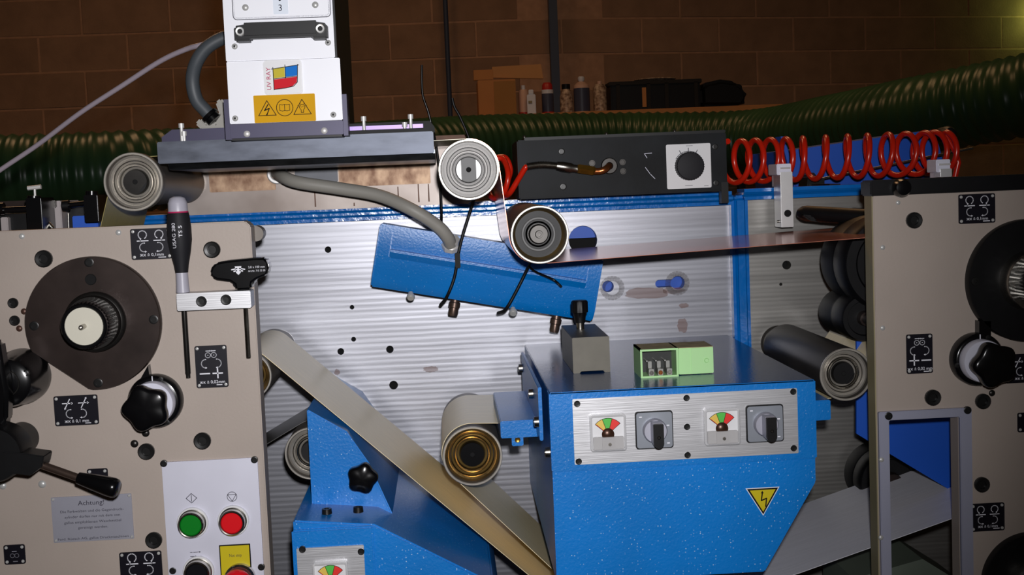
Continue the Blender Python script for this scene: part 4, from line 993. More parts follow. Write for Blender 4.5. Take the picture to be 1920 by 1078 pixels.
part('tab_hole', lathe(B(), (q.x, 1.455, q.z), FR, [(0,0.0002),(4.5*sc(1.46),0.0002),(5.2*sc(1.46),0.0005),(5.4*sc(1.46),0)], 18), 'brass', fbk)
q = pix(1540, 764, DB+0.06)
part('feed_bracket', box(B(), xB-0.002, q.x+0.008, DB+0.05, DB+0.2, q.z-0.013, q.z+0.010), 'blue', bx, bevel=0.001)

# ---- things standing on the control box
DM = 1.50; s = sc(DM)
x0, x1 = pix(1074, 670, DM).x, pix(1143.5, 665, DM).x; zt2 = pix(1108, 632, DM).z
mb = thing('magnet_block', ((x0+x1)/2, 1.57, zT), 'dark grey metal block with black knob on the blue control box', 'block')
bm = B(); prism(bm, [(x0,zT),(x0+0.008,zT),(x0+0.009,zT+0.0025),(x1-0.008,zT+0.0025),(x1-0.007,zT),(x1,zT),(x1,zt2),(x0,zt2)], DM, DM+0.14)
part('body', bm, 'block_grey', mb, bevel=0.0006)
q = pix(1088, 612, DM+0.09); o = Vector((q.x, DM+0.09, zt2))
part('stem', lathe(B(), o, (0,0,1), [(0,0),(0.005,0),(0.005,0.004),(0.0055,0.009),(0,0.009)], 18), 'steel', mb)
kp = []
for i in range(48): kp.append(i)
bm = B(); lathe(bm, o, (0,0,1), [(0,0.008),(0.0065,0.008),(0.0072,0.014),(0.0085,0.020),(0.0105,0.021),(0.0105,0.034),(0.009,0.036),(0,0.036)], 40)
for i, vtx in enumerate(bm.verts):
    d = Vector((vtx.co.x-o.x, vtx.co.y-o.y, 0))
    if d.length > 0.0100 and vtx.index % 2 == 0 or (d.length > 0.0100 and i % 4 < 2): vtx.co -= d*0.08
part('knob', bm, 'black_satin', mb)
def contact(u0, u1, vt, vb_, D, dep, label, open_):
    x0, x1 = pix(u0, (vt+vb_)/2, D).x, pix(u1, (vt+vb_)/2, D).x; h = (vb_-vt)*sc(D); s = sc(D)
    t = thing('contact_block', ((x0+x1)/2, D, zT), label, 'contact block', 'green contact blocks on the control box')
    if open_:
        w = 0.0022
        for a in ((x0,x0+w,zT,zT+h),(x1-w,x1,zT,zT+h)): part('side_wall', box(B(), a[0], a[1], D, D+dep, a[2], a[3]), 'pale_green', t)
        part('floor_wall', box(B(), x0+w, x1-w, D, D+dep, zT, zT+w), 'pale_green', t)
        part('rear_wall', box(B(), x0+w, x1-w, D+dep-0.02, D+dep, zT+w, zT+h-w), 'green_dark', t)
        for k in range(3):
            xx = x0+(x1-x0)*(0.29+0.24*k)
            part('terminal', box(B(), xx-5*s, xx+5*s, D+0.002, D+0.020, zT+w, zT+16*s), 'terminal', t, bevel=0.0004)
            part('terminal', box(B(), xx-3.5*s, xx+3.5*s, D+0.012, D+0.026, zT+16*s, zT+29*s), 'terminal', t, bevel=0.0004)
            part('terminal_screw', lathe(B(), (xx, D+0.002, zT+9*s), FR, [(0,0.0003),(2.5*s,0.0003),(3*s,0.0012),(4*s,0.0012),(4.4*s,0)], 14), 'copper' if k == 1 else 'steel', t)
            part('contact_pin', box(B(), xx-7*s-0.8*s, xx-7*s+0.8*s, D+0.006, D+0.032, zT+30*s, zT+32*s), 'steel_bright', t)
        part('lid', box(B(), x0, x1, D, D+dep, zT+h-w, zT+h), 'dirty_green', t)
        part('lid_edge', box(B(), x0, x1, D-0.0008, D, zT+h-w, zT+h), 'pale_green', t)
    else:
        part('body', box(B(), x0, x1, D+0.002, D+dep, zT+0.001, zT+h-0.0006), 'pale_green', t, bevel=0.0006)
        part('top_face', box(B(), x0, x1, D+0.0015, D+dep, zT+h-0.0006, zT+h), 'dirty_green', t)
        part('foot', box(B(), x0+0.004, x0+0.016, D+0.004, D+dep, zT, zT+0.0012), 'black_flat', t); part('foot', box(B(), x1-0.014, x1-0.004, D+0.004, D+dep, zT, zT+0.0012), 'black_flat', t)
        part('face_rib', box(B(), x0+0.36*(x1-x0), x0+0.62*(x1-x0), D+0.0012, D+0.0022, zT+0.003, zT+h-0.001), 'pale_green', t)
        part('round_boss', lathe(B(), (x0+0.8*(x1-x0), D+0.002, zT+h*0.5), FR, [(0,0.0004),(3.2*s,0.0004),(4*s,0.001),(4.6*s,0)], 16), 'pale_green', t)
contact(1201, 1272, 655, 710, 1.44, 0.052, 'pale green open contact block with three screw terminals showing', True)
contact(1273, 1338.5, 651, 704, 1.446, 0.052, 'pale green closed contact block beside the open one', False)

# ================================================================== lower left blue unit with hood
DQ = 1.42
bl = thing('blue_hood_unit', (pix(650, 1000, DQ).x, 1.6, 0.3), 'blue unit with angular hood, star knob and one meter, lower left', 'machine unit')
o1 = xz([(549,976),(702,983),(925,1093),(940,1130)], DQ); zl = 0.30
ol = o1+[(o1[-1][0], zl), (o1[0][0], zl)]
part('lower_body', prism(B(), ol, DQ, YB), 'blue_flake', bl, bevel=0.002)
o2 = xz([(575,767),(650,809),(692,868),(728,945)], 1.50); zl2 = min(z for x, z in o1[:2])-0.004
part('hood', prism(B(), o2[:3]+[(o2[3][0]+0.01, zl2-0.02), (o2[0][0], zl2)], 1.50, YB), 'blue_flake', bl, bevel=0.0015)
px0, px1 = pix(549, 1030, DQ).x, pix(702, 1030, DQ).x
part('front_door', box(B(), px0, px1, DQ-0.004, DQ+0.002, zl, o1[1][1]-0.001), 'blue', bl, bevel=0.002)
zz0 = pix(622, 1024, DQ-0.004).z
mp_ = part('instrument_plate', plate(B(), pix(621, 1060, DQ-0.004).x, zz0-0.06, 126*sc(DQ), 0.12, DQ-0.006, DQ-0.003, 0.001), 'alu_brushed', bl)
for u, v in ((567,1030),(677,1034)): bolt(mp_, u, v, DQ-0.006, 6.5, 'black_bolt', 'panel_screw', 0.35)
meter(bl, 621, 1083, DQ-0.006, 66, 66)
for u, yq in ((613, 1.455), (672, 1.455)):
    q = pix(u, 960, yq); part('lid_screw', lathe(B(), (q.x, yq, o1[0][1]-0.003), (0,0,1), [(0,0.003),(0.003,0.003),(0.003,0.006),(0.0055,0.006),(0.006,0),(0,0)], 14), 'steel_dark', bl)
star_knob(bl, 679, 899, 1.475, 30, 0.018, rot=1.0)
q = pix(679, 899, 1.475); part('knob_stem', cyl(B(), (q.x, 1.49, q.z), (q.x, 1.505, q.z), 0.006), 'black_satin', bl)

# ================================================================== tilted blue box hung on ties
DX = 1.70
c = pix(914, 512, DX); s = sc(DX); W_, H_ = 424*s, 120*s; tilt = -math.radians(11.6)
tb = thing('lamp_ballast_box', (c.x, DX+0.05, c.z-H_/2), 'blue metal box hanging tilted on black ties before the panel', 'metal box')
def rot_part(nm, bm, m, parent=tb, **kw):
    bmesh.ops.rotate(bm, verts=bm.verts, cent=(c.x, DX, c.z), matrix=Matrix.Rotation(-tilt, 3, 'Y')); return part(nm, bm, m, parent, **kw)
bm = B(); ch = 20*s; w2, h2 = W_/2, H_/2
prof = [(DX, c.z+h2), (DX, c.z-h2+ch), (DX+0.010, c.z-h2), (DX+0.062, c.z-h2), (DX+0.062, c.z+h2)]
a_ = [bm.verts.new((c.x-w2, y, z)) for y, z in prof]; b_ = [bm.verts.new((c.x+w2, y, z)) for y, z in prof]
bm.faces.new(a_); bm.faces.new(b_[::-1])
for i in range(5): bm.faces.new((a_[i], b_[i], b_[(i+1)%5], a_[(i+1)%5]))
rot_part('housing', bm, 'blue', bevel=0.002)
# pressed step on the face
bm = B(); zc_ = c.z+14*s; ww = 186*s
prof = [(DX+0.001, zc_+3*s), (DX-0.008, zc_+1*s), (DX-0.008, zc_-2*s), (DX-0.001, zc_-13*s), (DX+0.001, zc_-16*s)]
a_ = [bm.verts.new((c.x-ww, y, z)) for y, z in prof]; b_ = [bm.verts.new((c.x+ww, y, z)) for y, z in prof]
bm.faces.new(a_); bm.faces.new(b_[::-1])
for i in range(5): bm.faces.new((a_[i], b_[i], b_[(i+1)%5], a_[(i+1)%5]))
rot_part('pressed_ridge', bm, 'blue', bevel=0.0008)
for k in (-1, 1): rot_part('pressed_edge', box(B(), c.x+k*ww-0.0008, c.x+k*ww+0.0008, DX-0.001, DX+0.001, zc_-12*s, zc_+34*s), 'blue')
def on(u, v, D): 
    return pix(u, v, D)
dn = Vector((math.sin(tilt), 0, -math.cos(tilt)))
for u, v in ((853, 566), (1043, 597)):
    q = pix(u, v, DX+0.03)-dn*0.006
    part('cable_gland', lathe(B(), q, dn, [(0,0),(0.0065,0),(0.0065,0.006),(0.0078,0.007),(0.0078,0.013),(0.0065,0.014),(0.0068,0.022),(0.006,0.025),(0,0.025)], 16), 'rod_steel', tb)
for u, v in ((770, 550), (962, 579)):
    q = pix(u, v, DX+0.004); part('cover_screw', lathe(B(), q+Vector((0,0.004,0)), Vector((0,-0.8,-0.6)), [(0,0.011),(0.004,0.011),(0.0055,0.009),(0.0055,0.006),(0.0035,0.006),(0.0035,0)], 14), 'zinc', tb)
q = pix(846, 464, DX)
part('hose_nut', lathe(B(), q+Vector((0,0.004,0)), Vector((0.05,-0.6,0.8)), [(0,0),(0.0135,0),(0.0135,0.006),(0.0115,0.008),(0.0115,0.014),(0,0.014)], 8), 'steel_bright', tb)
# grey conduit to that box
pts = smooth([pix(519,323,YU-0.002), pix(530,331,YU-0.05), pix(560,342,YU-0.07), pix(640,354,YU-0.075), pix(712,367,YU-0.085), pix(772,393,YU-0.10), pix(818,422,DX-0.02), pix(838,443,DX-0.014), pix(845,459,DX-0.004)], 8)
t = thing('grey_conduit', (pix(700,400,1.7).x, 1.7, pix(700,440,1.7).z), 'thick grey conduit drooping to the tilted blue box', 'conduit')
part('hose', tube(B(), pts, 12.2*sc(1.68), 18), 'grey_rubber', t, ang=70)
q = pix(521, 326, YU); part('end_nut', ring(B(), (q.x, YU, q.z), FR, 0.0085, 0.014, -0.001, 0.010, 24), 'steel_bright', t)
part('end_clip', prism(B(), xz([(503,311),(508,311),(522,319),(540,311),(545,311),(528,326),(516,326)], YU-0.008), YU-0.010, YU-0.007), 'steel_bright', t)

# cable ties
def tie(pts, label, w=3.4, tails=(), heads=()):
    p0 = pix(*pts[0]); t = thing('cable_tie', p0, label, 'cable tie', 'black cable ties')
    part('strap', tube(B(), smooth([pix(*p) for p in pts], 6), w*sc(1.62), 8), 'black_satin', t, ang=70)
    for tl in tails: part('tail', tube(B(), smooth([pix(*p) for p in tl], 5), 2.4*sc(1.6), 8), 'black_gloss', t, ang=70)
    for u, v, D in heads:
        q = pix(u, v, D); part('head', box(B(), q.x-0.0035, q.x+0.0035, q.y-0.004, q.y+0.004, q.z-0.010, q.z+0.010), 'black_flat', t, bevel=0.001)
tie([(893,350,1.67),(885,385,1.69),(868,440,1.692),(859,478,1.690),(852,520,1.691),(838,556,1.693),(826,572,1.72)], 'left black tie round the tilted blue box, hanging from the silver roller', heads=[(858,488,1.688)])
tie([(1000,480,1.67),(988,506,1.690),(966,550,1.692),(948,580,1.695),(934,587,1.72)], 'right black tie round the tilted blue box, below the dished roller', tails=[[(992,500,1.685),(1005,510,1.68),(1035,523,1.67),(1045,530,1.67),(1053,538,1.67)]])
tie([(810,236,1.72),(818,275,1.73),(824,320,1.73),(826,350,1.72),(828,400,1.72),(827,430,1.74)], 'thin black tie hanging left of the silver roller, its tail sticking up', 2.6, tails=[[(810,238,1.72),(803,210,1.72),(793,180,1.72),(791,155,1.72),(791,122,1.72)]])
tie([(880,262,1.66),(876,250,1.66),(862,218,1.66),(852,200,1.66),(848,184,1.66)], 'short black tie end standing up above the silver roller', 2.6)

# ================================================================== lamp beam and UV lamp
DE = 1.46
b0, b1 = pix(295, 287, DE), pix(813, 264, DE); zb1 = pix(554, 256, DE).z; zb0 = pix(554, 297, DE).z
bmN = thing('lamp_beam', ((b0.x+b1.x)/2, DE+0.1, zb0-0.02), 'long grey steel beam carrying the white lamp housing', 'beam')
part('front_face', box(B(), b0.x, b1.x, DE, DE+0.012, zb0, zb1), 'beam_steel', bmN, bevel=0.001)
bm = B(); zl_ = pix(560, 309, DE+0.02).z
prof = [(DE+0.012, zb0), (DE+0.012, zb0+0.004), (DE+0.25, zb0+0.004), (DE+0.25, zl_), (DE+0.03, zl_), (DE+0.022, zb0)]
a_ = [bm.verts.new((b0.x+0.006, y, z)) for y, z in prof]; b_ = [bm.verts.new((b1.x+0.001, y, z)) for y, z in prof]
bm.faces.new(a_); bm.faces.new(b_[::-1])
for i in range(6): bm.faces.new((a_[i], b_[i], b_[(i+1)%6], a_[(i+1)%6]))
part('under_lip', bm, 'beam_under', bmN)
part('tray', box(B(), b0.x+0.002, b1.x-0.002, DE+0.012, DE+0.25, zb0+0.005, zb1-0.001), 'beam_steel', bmN)
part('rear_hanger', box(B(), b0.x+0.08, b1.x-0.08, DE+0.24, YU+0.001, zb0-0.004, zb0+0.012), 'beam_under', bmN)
zrl = pix(730, 235, DE+0.02).z
xg0 = pix(650, 240, DE).x
part('top_rail', box(B(), xg0, b1.x-0.004, DE+0.004, DE+0.010, zb1+0.0, zb1+0.0045), 'black_flat', bmN)
part('glint_rail', box(B(), xg0, pix(793, 240, DE).x, DE+0.016, DE+0.022, zb1+0.0, zb1+0.0095), 'violet_glint', bmN)  # strip standing for the flash reflection, its brightness painted in
part('rear_rail', prism(B(), [(xg0, zb1), (pix(815,240,DE).x, zb1), (pix(815,246,DE).x, zb1+0.006), (pix(806,236,DE).x, zrl+0.004), (xg0, zrl+0.004)], DE+0.03, DE+0.034), 'black_flat', bmN)
xh0, xh1 = pix(296, 260, DE).x, pix(424, 255, DE).x; zlr = pix(360, 245, DE+0.02).z
part('rear_rail', prism(B(), [(xh0, zb1), (xh1, zb1), (xh1, zlr+0.002), (xh0+0.012, zlr+0.002), (xh0, zb1+0.006)], DE+0.02, DE+0.024), 'violet_steel', bmN)
for u, v in ((340,243),(345,258),(682,230),(770,226),(759,241)):
    q = pix(u, v, DE+0.012); q.z = max(q.z, zb1+0.004)
    part('rail_screw', lathe(B(), (q.x, DE+0.013, zb1-0.001), (0,0,1), [(0,0),(0.002,0),(0.002,q.z-zb1+0.003),(0.0032,q.z-zb1+0.003),(0.0032,q.z-zb1+0.008),(0,q.z-zb1+0.008)], 12), 'steel_bright', bmN)
DV = 1.42; s = sc(DV)
xv0, xv1 = pix(425, 130, DV).x, pix(634.5, 130, DV).x; zv0 = pix(530, 258, DV).z; zv1 = pix(530, -150, DV).z; zvp = pix(530, 229, DV).z
uv = thing('uv_lamp', ((xv0+xv1)/2, 1.54, zv0), 'tall white UV lamp housing with black handle and yellow warning label', 'uv lamp')
part('housing', box(B(), xv0+0.004, xv1-0.004, DV+0.004, DV+0.235, zv0+0.002, zv1), 'black_satin', uv, bevel=0.002)
part('front_panel', box(B(), xv0, xv1+0.002, DV, DV+0.005, zvp, pix(530, 112, DV).z), 'white_panel', uv, bevel=0.0008)
part('upper_panel', box(B(), xv0-0.0002, xv1-0.003, DV, DV+0.005, pix(530, 111.5, DV).z, zv1), 'white_panel', uv, bevel=0.0008)
part('side_panel', box(B(), xv1-0.004, xv1-0.001, DV+0.006, DV+0.235, zvp, zv1-0.003), 'black_satin', uv)
part('foot_plate', box(B(), xv0, xv1+0.002, DV-0.0005, DV+0.005, pix(530, 256, DV).z, zvp-0.0004), 'violet_steel', uv, bevel=0.0006)
part('foot_clamp', box(B(), xv0-0.006, xv0+0.001, DV+0.004, DV+0.03, pix(420, 262, DV).z, pix(420, 186, DV).z), 'violet_steel', uv)
part('foot_clamp', box(B(), xv1+0.002, xv1+0.007, DV+0.004, DV+0.03, pix(645, 254, DV).z, pix(645, 176, DV).z), 'violet_steel', uv)
part('base', box(B(), xv0, xv1, DV+0.006, DV+0.2, zv0-0.001, zv0+0.01), 'black_satin', uv)
for u, v in ((440,87),(615,80),(441,222),(625,215)): rivet(uv, u, v, DV, 5.6, 'zinc', 'panel_screw'); 
for u, v in ((440,87),(615,80),(441,222),(625,215)):
    q = pix(u, v, DV); inst('screw_socket', 'ss', lambda b: lathe(b, (0,0,0), FR, [(0,0.0019),(0.0013,0.0019),(0.0013,0.001)], 6), 'black_flat', Vector((q.x, DV, q.z)), uv)
for u, v in ((463,251),(608,245)): rivet(uv, u, v, DV-0.0005, 6, 'steel_bright', 'foot_screw')
# upper name panel
c = pix(525, -40, DV); npn = part('name_panel', plate(B(), c.x+0.0, c.z, 174*s, 140*s, DV-0.0022, DV+0.0002, 0.004), 'white_panel', uv, bevel=0.0012)
bm = B(); stroke(bm, [(c.x+a_, c.z+b_) for a_, b_ in rrect(177*s, 143*s, 0.0045)]+[(c.x+177*s/2, c.z+143*s/2-0.0045)], 1.3*s, DV-0.0003); part('panel_seam', bm, 'ink_grey', npn, print_=True)
for u, v in ((460,14),(591,9)): rivet(npn, u, v, DV-0.0022, 6, 'zinc', 'panel_screw')
c = pix(526, 0, DV); st = part('number_sticker', plate(B(), c.x, c.z, 27*s, 52*s, DV-0.0026, DV-0.0021, 0.0008), 'bottle_white', uv)
bm = B(); q = pix(526, 15, DV); txt(bm, '3', q.x, q.z, DV-0.0028, 12*s); q = pix(525, 0, DV); stroke(bm, arc(q.x, q.z, 1.2*s, 0, 360, 8), 2.4*s, DV-0.0028)
for k in (-1, 1): stroke(bm, [(q.x+k*8*s, q.z+1*s), (q.x+k*8*s, q.z+4*s)], 1.2*s, DV-0.0028)
part('print', bm, 'ink_grey', st, print_=True)
# handle
hx = [pix(u, v, DV-0.02) for u, v in ((437,60),(612,52))]; D_ = DV-0.026
hz = pix(525, 55, D_).z; hx0, hx1 = pix(437.5, 58, D_).x, pix(612, 54, D_).x; s_ = sc(D_)
hd = part('handle', box(B(), hx0+14*s_, hx1-14*s_, D_, D_+0.012, hz-14*s_, hz+15*s_), 'black_satin', uv, bevel=0.003)
for x0, x1 in ((hx0, hx0+29*s_), (hx1-29*s_, hx1)):
    prism_pts = [(x0, hz-18*s_), (x1, hz-18*s_), (x1, hz+14*s_), (x0, hz+10*s_)] if x0 == hx0 else [(x0, hz-18*s_), (x1, hz-18*s_), (x1, hz+10*s_), (x0, hz+14*s_)]
    hm = part('handle_mount', prism(B(), prism_pts, D_+0.004, DV), 'black_satin', uv, bevel=0.002)
    xc_ = (x0+x1)/2+(-3*s_ if x0 == hx0 else 3*s_)
    part('handle_bolt', lathe(B(), (xc_, D_+0.004, hz-1*s_), FR, [(0,0.0006),(4*s_,0.0006),(4.6*s_,0.004),(7.5*s_,0.0042),(8.5*s_,0.003),(8.5*s_,0)], 20), 'zinc', hm)
    part('bolt_socket', lathe(B(), (xc_, D_+0.004, hz-1*s_), FR, [(0,0.0010),(4.4*s_,0.0010),(4.6*s_,0.0041)], 6), 'black_flat', hm)
# badge
c = pix(531, 145, DV); bd = part('badge', plate(B(), c.x, c.z, 70*s, 63*s, DV-0.0035, DV, 0.004), 'white_plastic', uv, bevel=0.0012)
y = DV-0.0037; g0 = Vector((c.x-17*s, c.z-22*s))
def gp(a, b): return (g0.x+a*s, g0.y+b*s)
for nm, m, pts_ in (('olive_field','ink_olive',[(0,20),(21,22),(21,40),(0,37)]),('blue_field','ink_blue',[(22,22),(43,24),(45,42),(22,40)]),('red_field','ink_red',[(0,0),(22,2),(34,5),(42,12),(43,22),(22,20),(0,18)])):
    bm = B(); poly(bm, [gp(*q) for q in pts_], y); part(nm, bm, m, bd, print_=True)
bm = B()
for pl_ in ([(-3,37),(21,40),(47,43)],[(0,-1),(0,40)],[(22,20),(22,44)],[(0,19),(22,21),(43,23)],[(0,0),(22,2),(36,5),(43,12),(45,44)]): stroke(bm, [gp(*q) for q in pl_], 1.3*s, y-0.0002)
part('badge_lines', bm, 'ink_black', bd, print_=True)
bm = B(); txt(bm, 'UV RAY', c.x-26*s, c.z-2*s, y, 8*s, 41*s, rot=PI/2); part('lettering', bm, 'ink_magenta', bd, print_=True)
# yellow label
c = pix(534, 203, DV); yl = part('warning_label', plate(B(), c.x, c.z, 112*s, 50*s, DV-0.0007, DV, 0.001), 'yellow', uv)
bm = B(); y = DV-0.0009
for k in (-1, 1):
    X = c.x+k*32*s; stroke(bm, [(X-16*s, c.z-12*s), (X+16*s, c.z-12*s), (X, c.z+15*s), (X-16*s, c.z-12*s)], 1.3*s, y)
stroke(bm, arc(c.x, c.z+1*s, 15*s, 0, 360, 28), 1.2*s, y)
X = c.x-32*s; stroke(bm, [(X+2*s,c.z+8*s),(X-5*s,c.z-3*s),(X+4*s,c.z+1*s),(X-1*s,c.z-11*s)], 1.8*s, y); arrow_head(bm, X-1*s, c.z-9*s, -PI/2, 3*s, y)
X, Z = c.x, c.z+1*s
for k in (-1, 1): stroke(bm, [(X,Z-5*s),(X+k*4*s,Z-6*s),(X+k*9*s,Z-5*s),(X+k*9*s,Z+6*s),(X+k*4*s,Z+5*s),(X,Z+6*s)], 1*s, y)
stroke(bm, [(X,Z-6*s),(X,Z+6*s)], 1*s, y)
X = c.x+32*s; stroke(bm, arc(X, c.z+1*s, 5*s, -60, 240, 16), 1*s, y); stroke(bm, [(X-2*s,c.z-4*s),(X-2*s,c.z-9*s),(X+2*s,c.z-9*s),(X+2*s,c.z-4*s)], 1.2*s, y); txt(bm, 'UV', X, c.z+2*s, y, 3.4*s)
for q in (20, 60, 120, 160): stroke(bm, [(X+6.5*s*math.cos(math.radians(q)), c.z+1*s+6.5*s*math.sin(math.radians(q))), (X+9*s*math.cos(math.radians(q)), c.z+1*s+9*s*math.sin(math.radians(q)))], 0.8*s, y)
part('print', bm, 'ink_black', yl, print_=True)
# dark hose and fitting on the lamp's left side
dh = thing('lamp_hose', (pix(385,150,1.52).x, 1.52, pix(385,230,1.52).z), 'dark grey bent hose on the left side of the UV lamp', 'hose')
pts = smooth([pix(440,66,1.53), pix(412,74,1.525), pix(385,92,1.52), pix(367,120,1.515), pix(361,152,1.51), pix(368,186,1.51), pix(384,206,1.51), pix(398,221,1.51)], 8)
part('hose', tube(B(), pts, 12.5*sc(1.51), 18), 'dark_hose', dh, ang=70)
q = pix(398, 221, 1.51); d_ = (pix(412,236,1.51)-pix(390,213,1.51)).normalized()
part('clamp', lathe(B(), q-d_*0.006, d_, [(0,0),(0.0105,0),(0.0108,0.004),(0.009,0.005),(0.009,0.010),(0,0.012)], 20), 'black_gloss', dh)
part('elbow', prism(B(), xz([(366,232),(376,221),(388,232),(404,232),(412,214),(404,192),(414,184),(428,196),(430,243),(378,243)], 1.515), 1.512, 1.535), 'grey_rubber', dh, bevel=0.002)
pts = smooth([pix(-420,560,1.86), pix(-300,505,1.83), pix(-150,425,1.78), pix(-60,362,1.75), pix(0,319,1.74), pix(70,272,1.72), pix(150,212,1.68), pix(230,160,1.64), pix(300,115,1.60), pix(350,92,1.57), pix(385,82,1.55), pix(440,62,1.55)], 8)
tag(part('white_cable', tube(B(), pts, 4.6*sc(1.66), 12), 'white_cable', ang=70), 'pale round cable curving down to the left from the UV lamp', 'cable')

# ================================================================== black dial box on the rail
DK = 1.70; s = sc(DK)
k0, k1 = pix(971, 315, DK).x, pix(1363, 302, DK).x; kz0 = max(pix(1168, 366, DK).z, zr1+0.0005); kz1 = pix(1168, 255, DK).z
kb = thing('dial_box', ((k0+k1)/2, DK+0.05, kz0), 'scuffed black metal box with white dial on the blue rail', 'control box')
part('housing', box(B(), k0, k1, DK, DK+0.12, kz0, kz1), 'black_box', kb, bevel=0.0018)
part('lid_flange', box(B(), k0+0.01, k1-0.001, DK-0.001, DK+0.12, kz1-0.001, kz1+0.003), 'black_satin', kb, bevel=0.0006)
part('mount_tab', box(B(), pix(1352,360,DK).x, k1+0.0005, DK-0.002, DK+0.012, kz0-0.016, kz0+0.012), 'black_satin', kb)
c = pix(1291, 311.5, DK)
dp = part('dial_plate', plate(B(), c.x, c.z, 84*s, 83*s, DK-0.002, DK, 0.002), 'white_plastic', kb)
bm = B(); y = DK-0.0023
for q in (60, 90, 120): stroke(bm, [(c.x+27*s*math.cos(math.radians(q)), c.z+27*s*math.sin(math.radians(q))), (c.x+34*s*math.cos(math.radians(q)), c.z+34*s*math.sin(math.radians(q)))], 1.3*s, y)
stroke(bm, arc(c.x, c.z, 28*s, 30, 150, 18), 1*s, y); stroke(bm, [(c.x-4*s, c.z+38*s), (c.x+8*s, c.z+38*s)], 0.7*s, y); stroke(bm, [(c.x-8*s, c.z-36*s), (c.x+6*s, c.z-36*s)], 0.7*s, y); stroke(bm, [(c.x+28*s, c.z-38*s), (c.x+36*s, c.z-38*s)], 0.8*s, y)
part('print', bm, 'ink_grey', dp, print_=True)
kp = [((26.5*s*(1 if i % 2 else 0.965))*math.cos(2*PI*i/72), (26.5*s*(1 if i % 2 else 0.965))*math.sin(2*PI*i/72)) for i in range(72)]
part('dial_knob', loft(B(), kp, [(1.02, DK-0.002), (1, DK-0.014), (0.95, DK-0.0155), (0.9, DK-0.0158)], c.x, c.z), 'handle_rubber', kb, ang=25)
for u, v, r in ((1341,275,5.5),(1343,343,5.5),(1053,284,6),(1056,350,6.5)): bolt(kb, u, v, DK, r, 'black_bolt', 'socket_bolt', 0.25)
for u, v in ((1110,306),(1167,304),(1168,321)):
    q = pix(u, v, DK); inst('threaded_insert', 'tin', lambda b: lathe(b, (0,0,0), FR, [(0,0.0003),(0.003,0.0003),(0.0033,0.0012),(0.0042,0.0012),(0.0045,0)], 16), 'steel_dark', q, kb)
for u in (983, 1137, 1265):
    q = pix(u, 250, DK+0.03); part('lid_screw', lathe(B(), (q.x, DK+0.03, kz1+0.003), (0,0,1), [(0,0.004),(0.0015,0.004),(0.0025,0.002),(0.0025,0)], 10), 'steel', kb)
for z_ in (pix(1368,268,DK+0.05).z, pix(1368,323,DK+0.05).z):
    part('side_screw', lathe(B(), (k1-0.001, DK+0.05, z_), (1,0,0), [(0,0.008),(0.0016,0.008),(0.0022,0.006),(0.0022,0),(0,0)], 10), 'steel_bright', kb)
bm = B(); stroke(bm, xz([(1213,296),(1208,288),(1222,287)], DK), 1*s, DK-0.0004); stroke(bm, xz([(1210,314),(1219,326),(1228,335)], DK), 1*s, DK-0.0004)
part('scratch', bm, 'plate_silver', kb, print_=True)
# air fitting and red tail
ft = thing('air_fitting', pix(1060, 320, DK-0.012), 'sprung hose end with brass nut screwed into the dial box', 'hose fitting')
DN = DK-0.016
pa = [pix(988,312,DN), pix(1016,309,DN), pix(1046,311,DN)]
sp_ = smooth(pa, 20); part('spring_sleeve', tube(B(), sp_, lambda i: (6.6+0.9*math.cos(PI*i))*s, 14), 'steel', ft, ang=20)
part('ferrule', lathe(B(), pix(1044,311,DN), pix(1084,317,DN)-pix(1044,311,DN), [(0,0),(8*s,0),(9.5*s,0.008),(9.5*s,0.018),(7.5*s,0.022),(7.5*s,0.028),(0,0.028)], 20), 'steel', ft)
part('brass_nut', lathe(B(), pix(1082,316,DN), pix(1118,321,DN)-pix(1082,316,DN), [(0,0),(8*s,0),(9.5*s,0.002),(9.5*s,0.021),(8*s,0.023),(6*s,0.025),(6*s,0.03),(0,0.03)], 6), 'brass', ft, flat=True)
part('elbow', tube(B(), smooth([pix(1112,321,DN), pix(1124,321,DN), pix(1134,318,DN), pix(1140,313,DK-0.008), pix(1142,311,DK)], 6), 6.5*s, 14), 'copper', ft)
q = pix(1142, 311, DK); part('port', ring(B(), q, FR, 0.004, 0.011, -0.0005, 0.004, 20), 'steel_dark', ft)
t = thing('red_air_hose', pix(950, 365, 1.76), 'short coils of red air hose left of the black dial box', 'air hose', 'red coiled air hoses')
pts = [pix(988,312,DN), pix(984,316,DN), pix(972,336,1.69), pix(956,362,1.70), pix(946,366,1.73), pix(952,340,1.745), pix(957,318,1.74), pix(948,296,1.735), pix(930,296,1.725), pix(945,300,1.72), pix(953,330,1.70), pix(944,362,1.705), pix(925,372,1.73), pix(915,350,1.75), pix(925,310,1.745), pix(938,295,1.735), pix(950,310,1.72)]
part('hose', tube(B(), smooth(pts, 8), 5.3*s, 12), 'red_hose', t, ang=70)

# ================================================================== right background: red spiral, blue cover, rod
DR = 1.86; s = sc(DR)
tops = [1366, 1391, 1417, 1445, 1474, 1506, 1549, 1590, 1627, 1666, 1699, 1735, 1752, 1770]
rad = 39*s; pts = []
def ctr(t_):
    i = min(int(t_), len(tops)-2); return tops[i]+(tops[i+1]-tops[i])*(t_-i)
for k in range(int((len(tops)-1)*28)+1):
    t_ = k/28; u = ctr(t_); a = 2*PI*t_; q = pix(u, 304-(u-1366)*0.045, DR)
    R_ = rad*(1.0 if u < 1700 else 1.0)
    sk = 13*s*max(0, min(1, (1500-u)/40))+15*s*max(0, min(1, (u-1640)/50))
    pts.append(q+Vector((-sk*math.sin(a), R_*math.sin(a)*0.9, R_*math.cos(a))))
pts += [pix(1792, 285, DR), pix(1797, 305, DR), pix(1790, 335, DR), pix(1785, 380, DR)]
t = thing('red_air_hose', pix(1580, 345, DR), 'long red spiral air hose stretched right of the black dial box', 'air hose', 'red coiled air hoses')
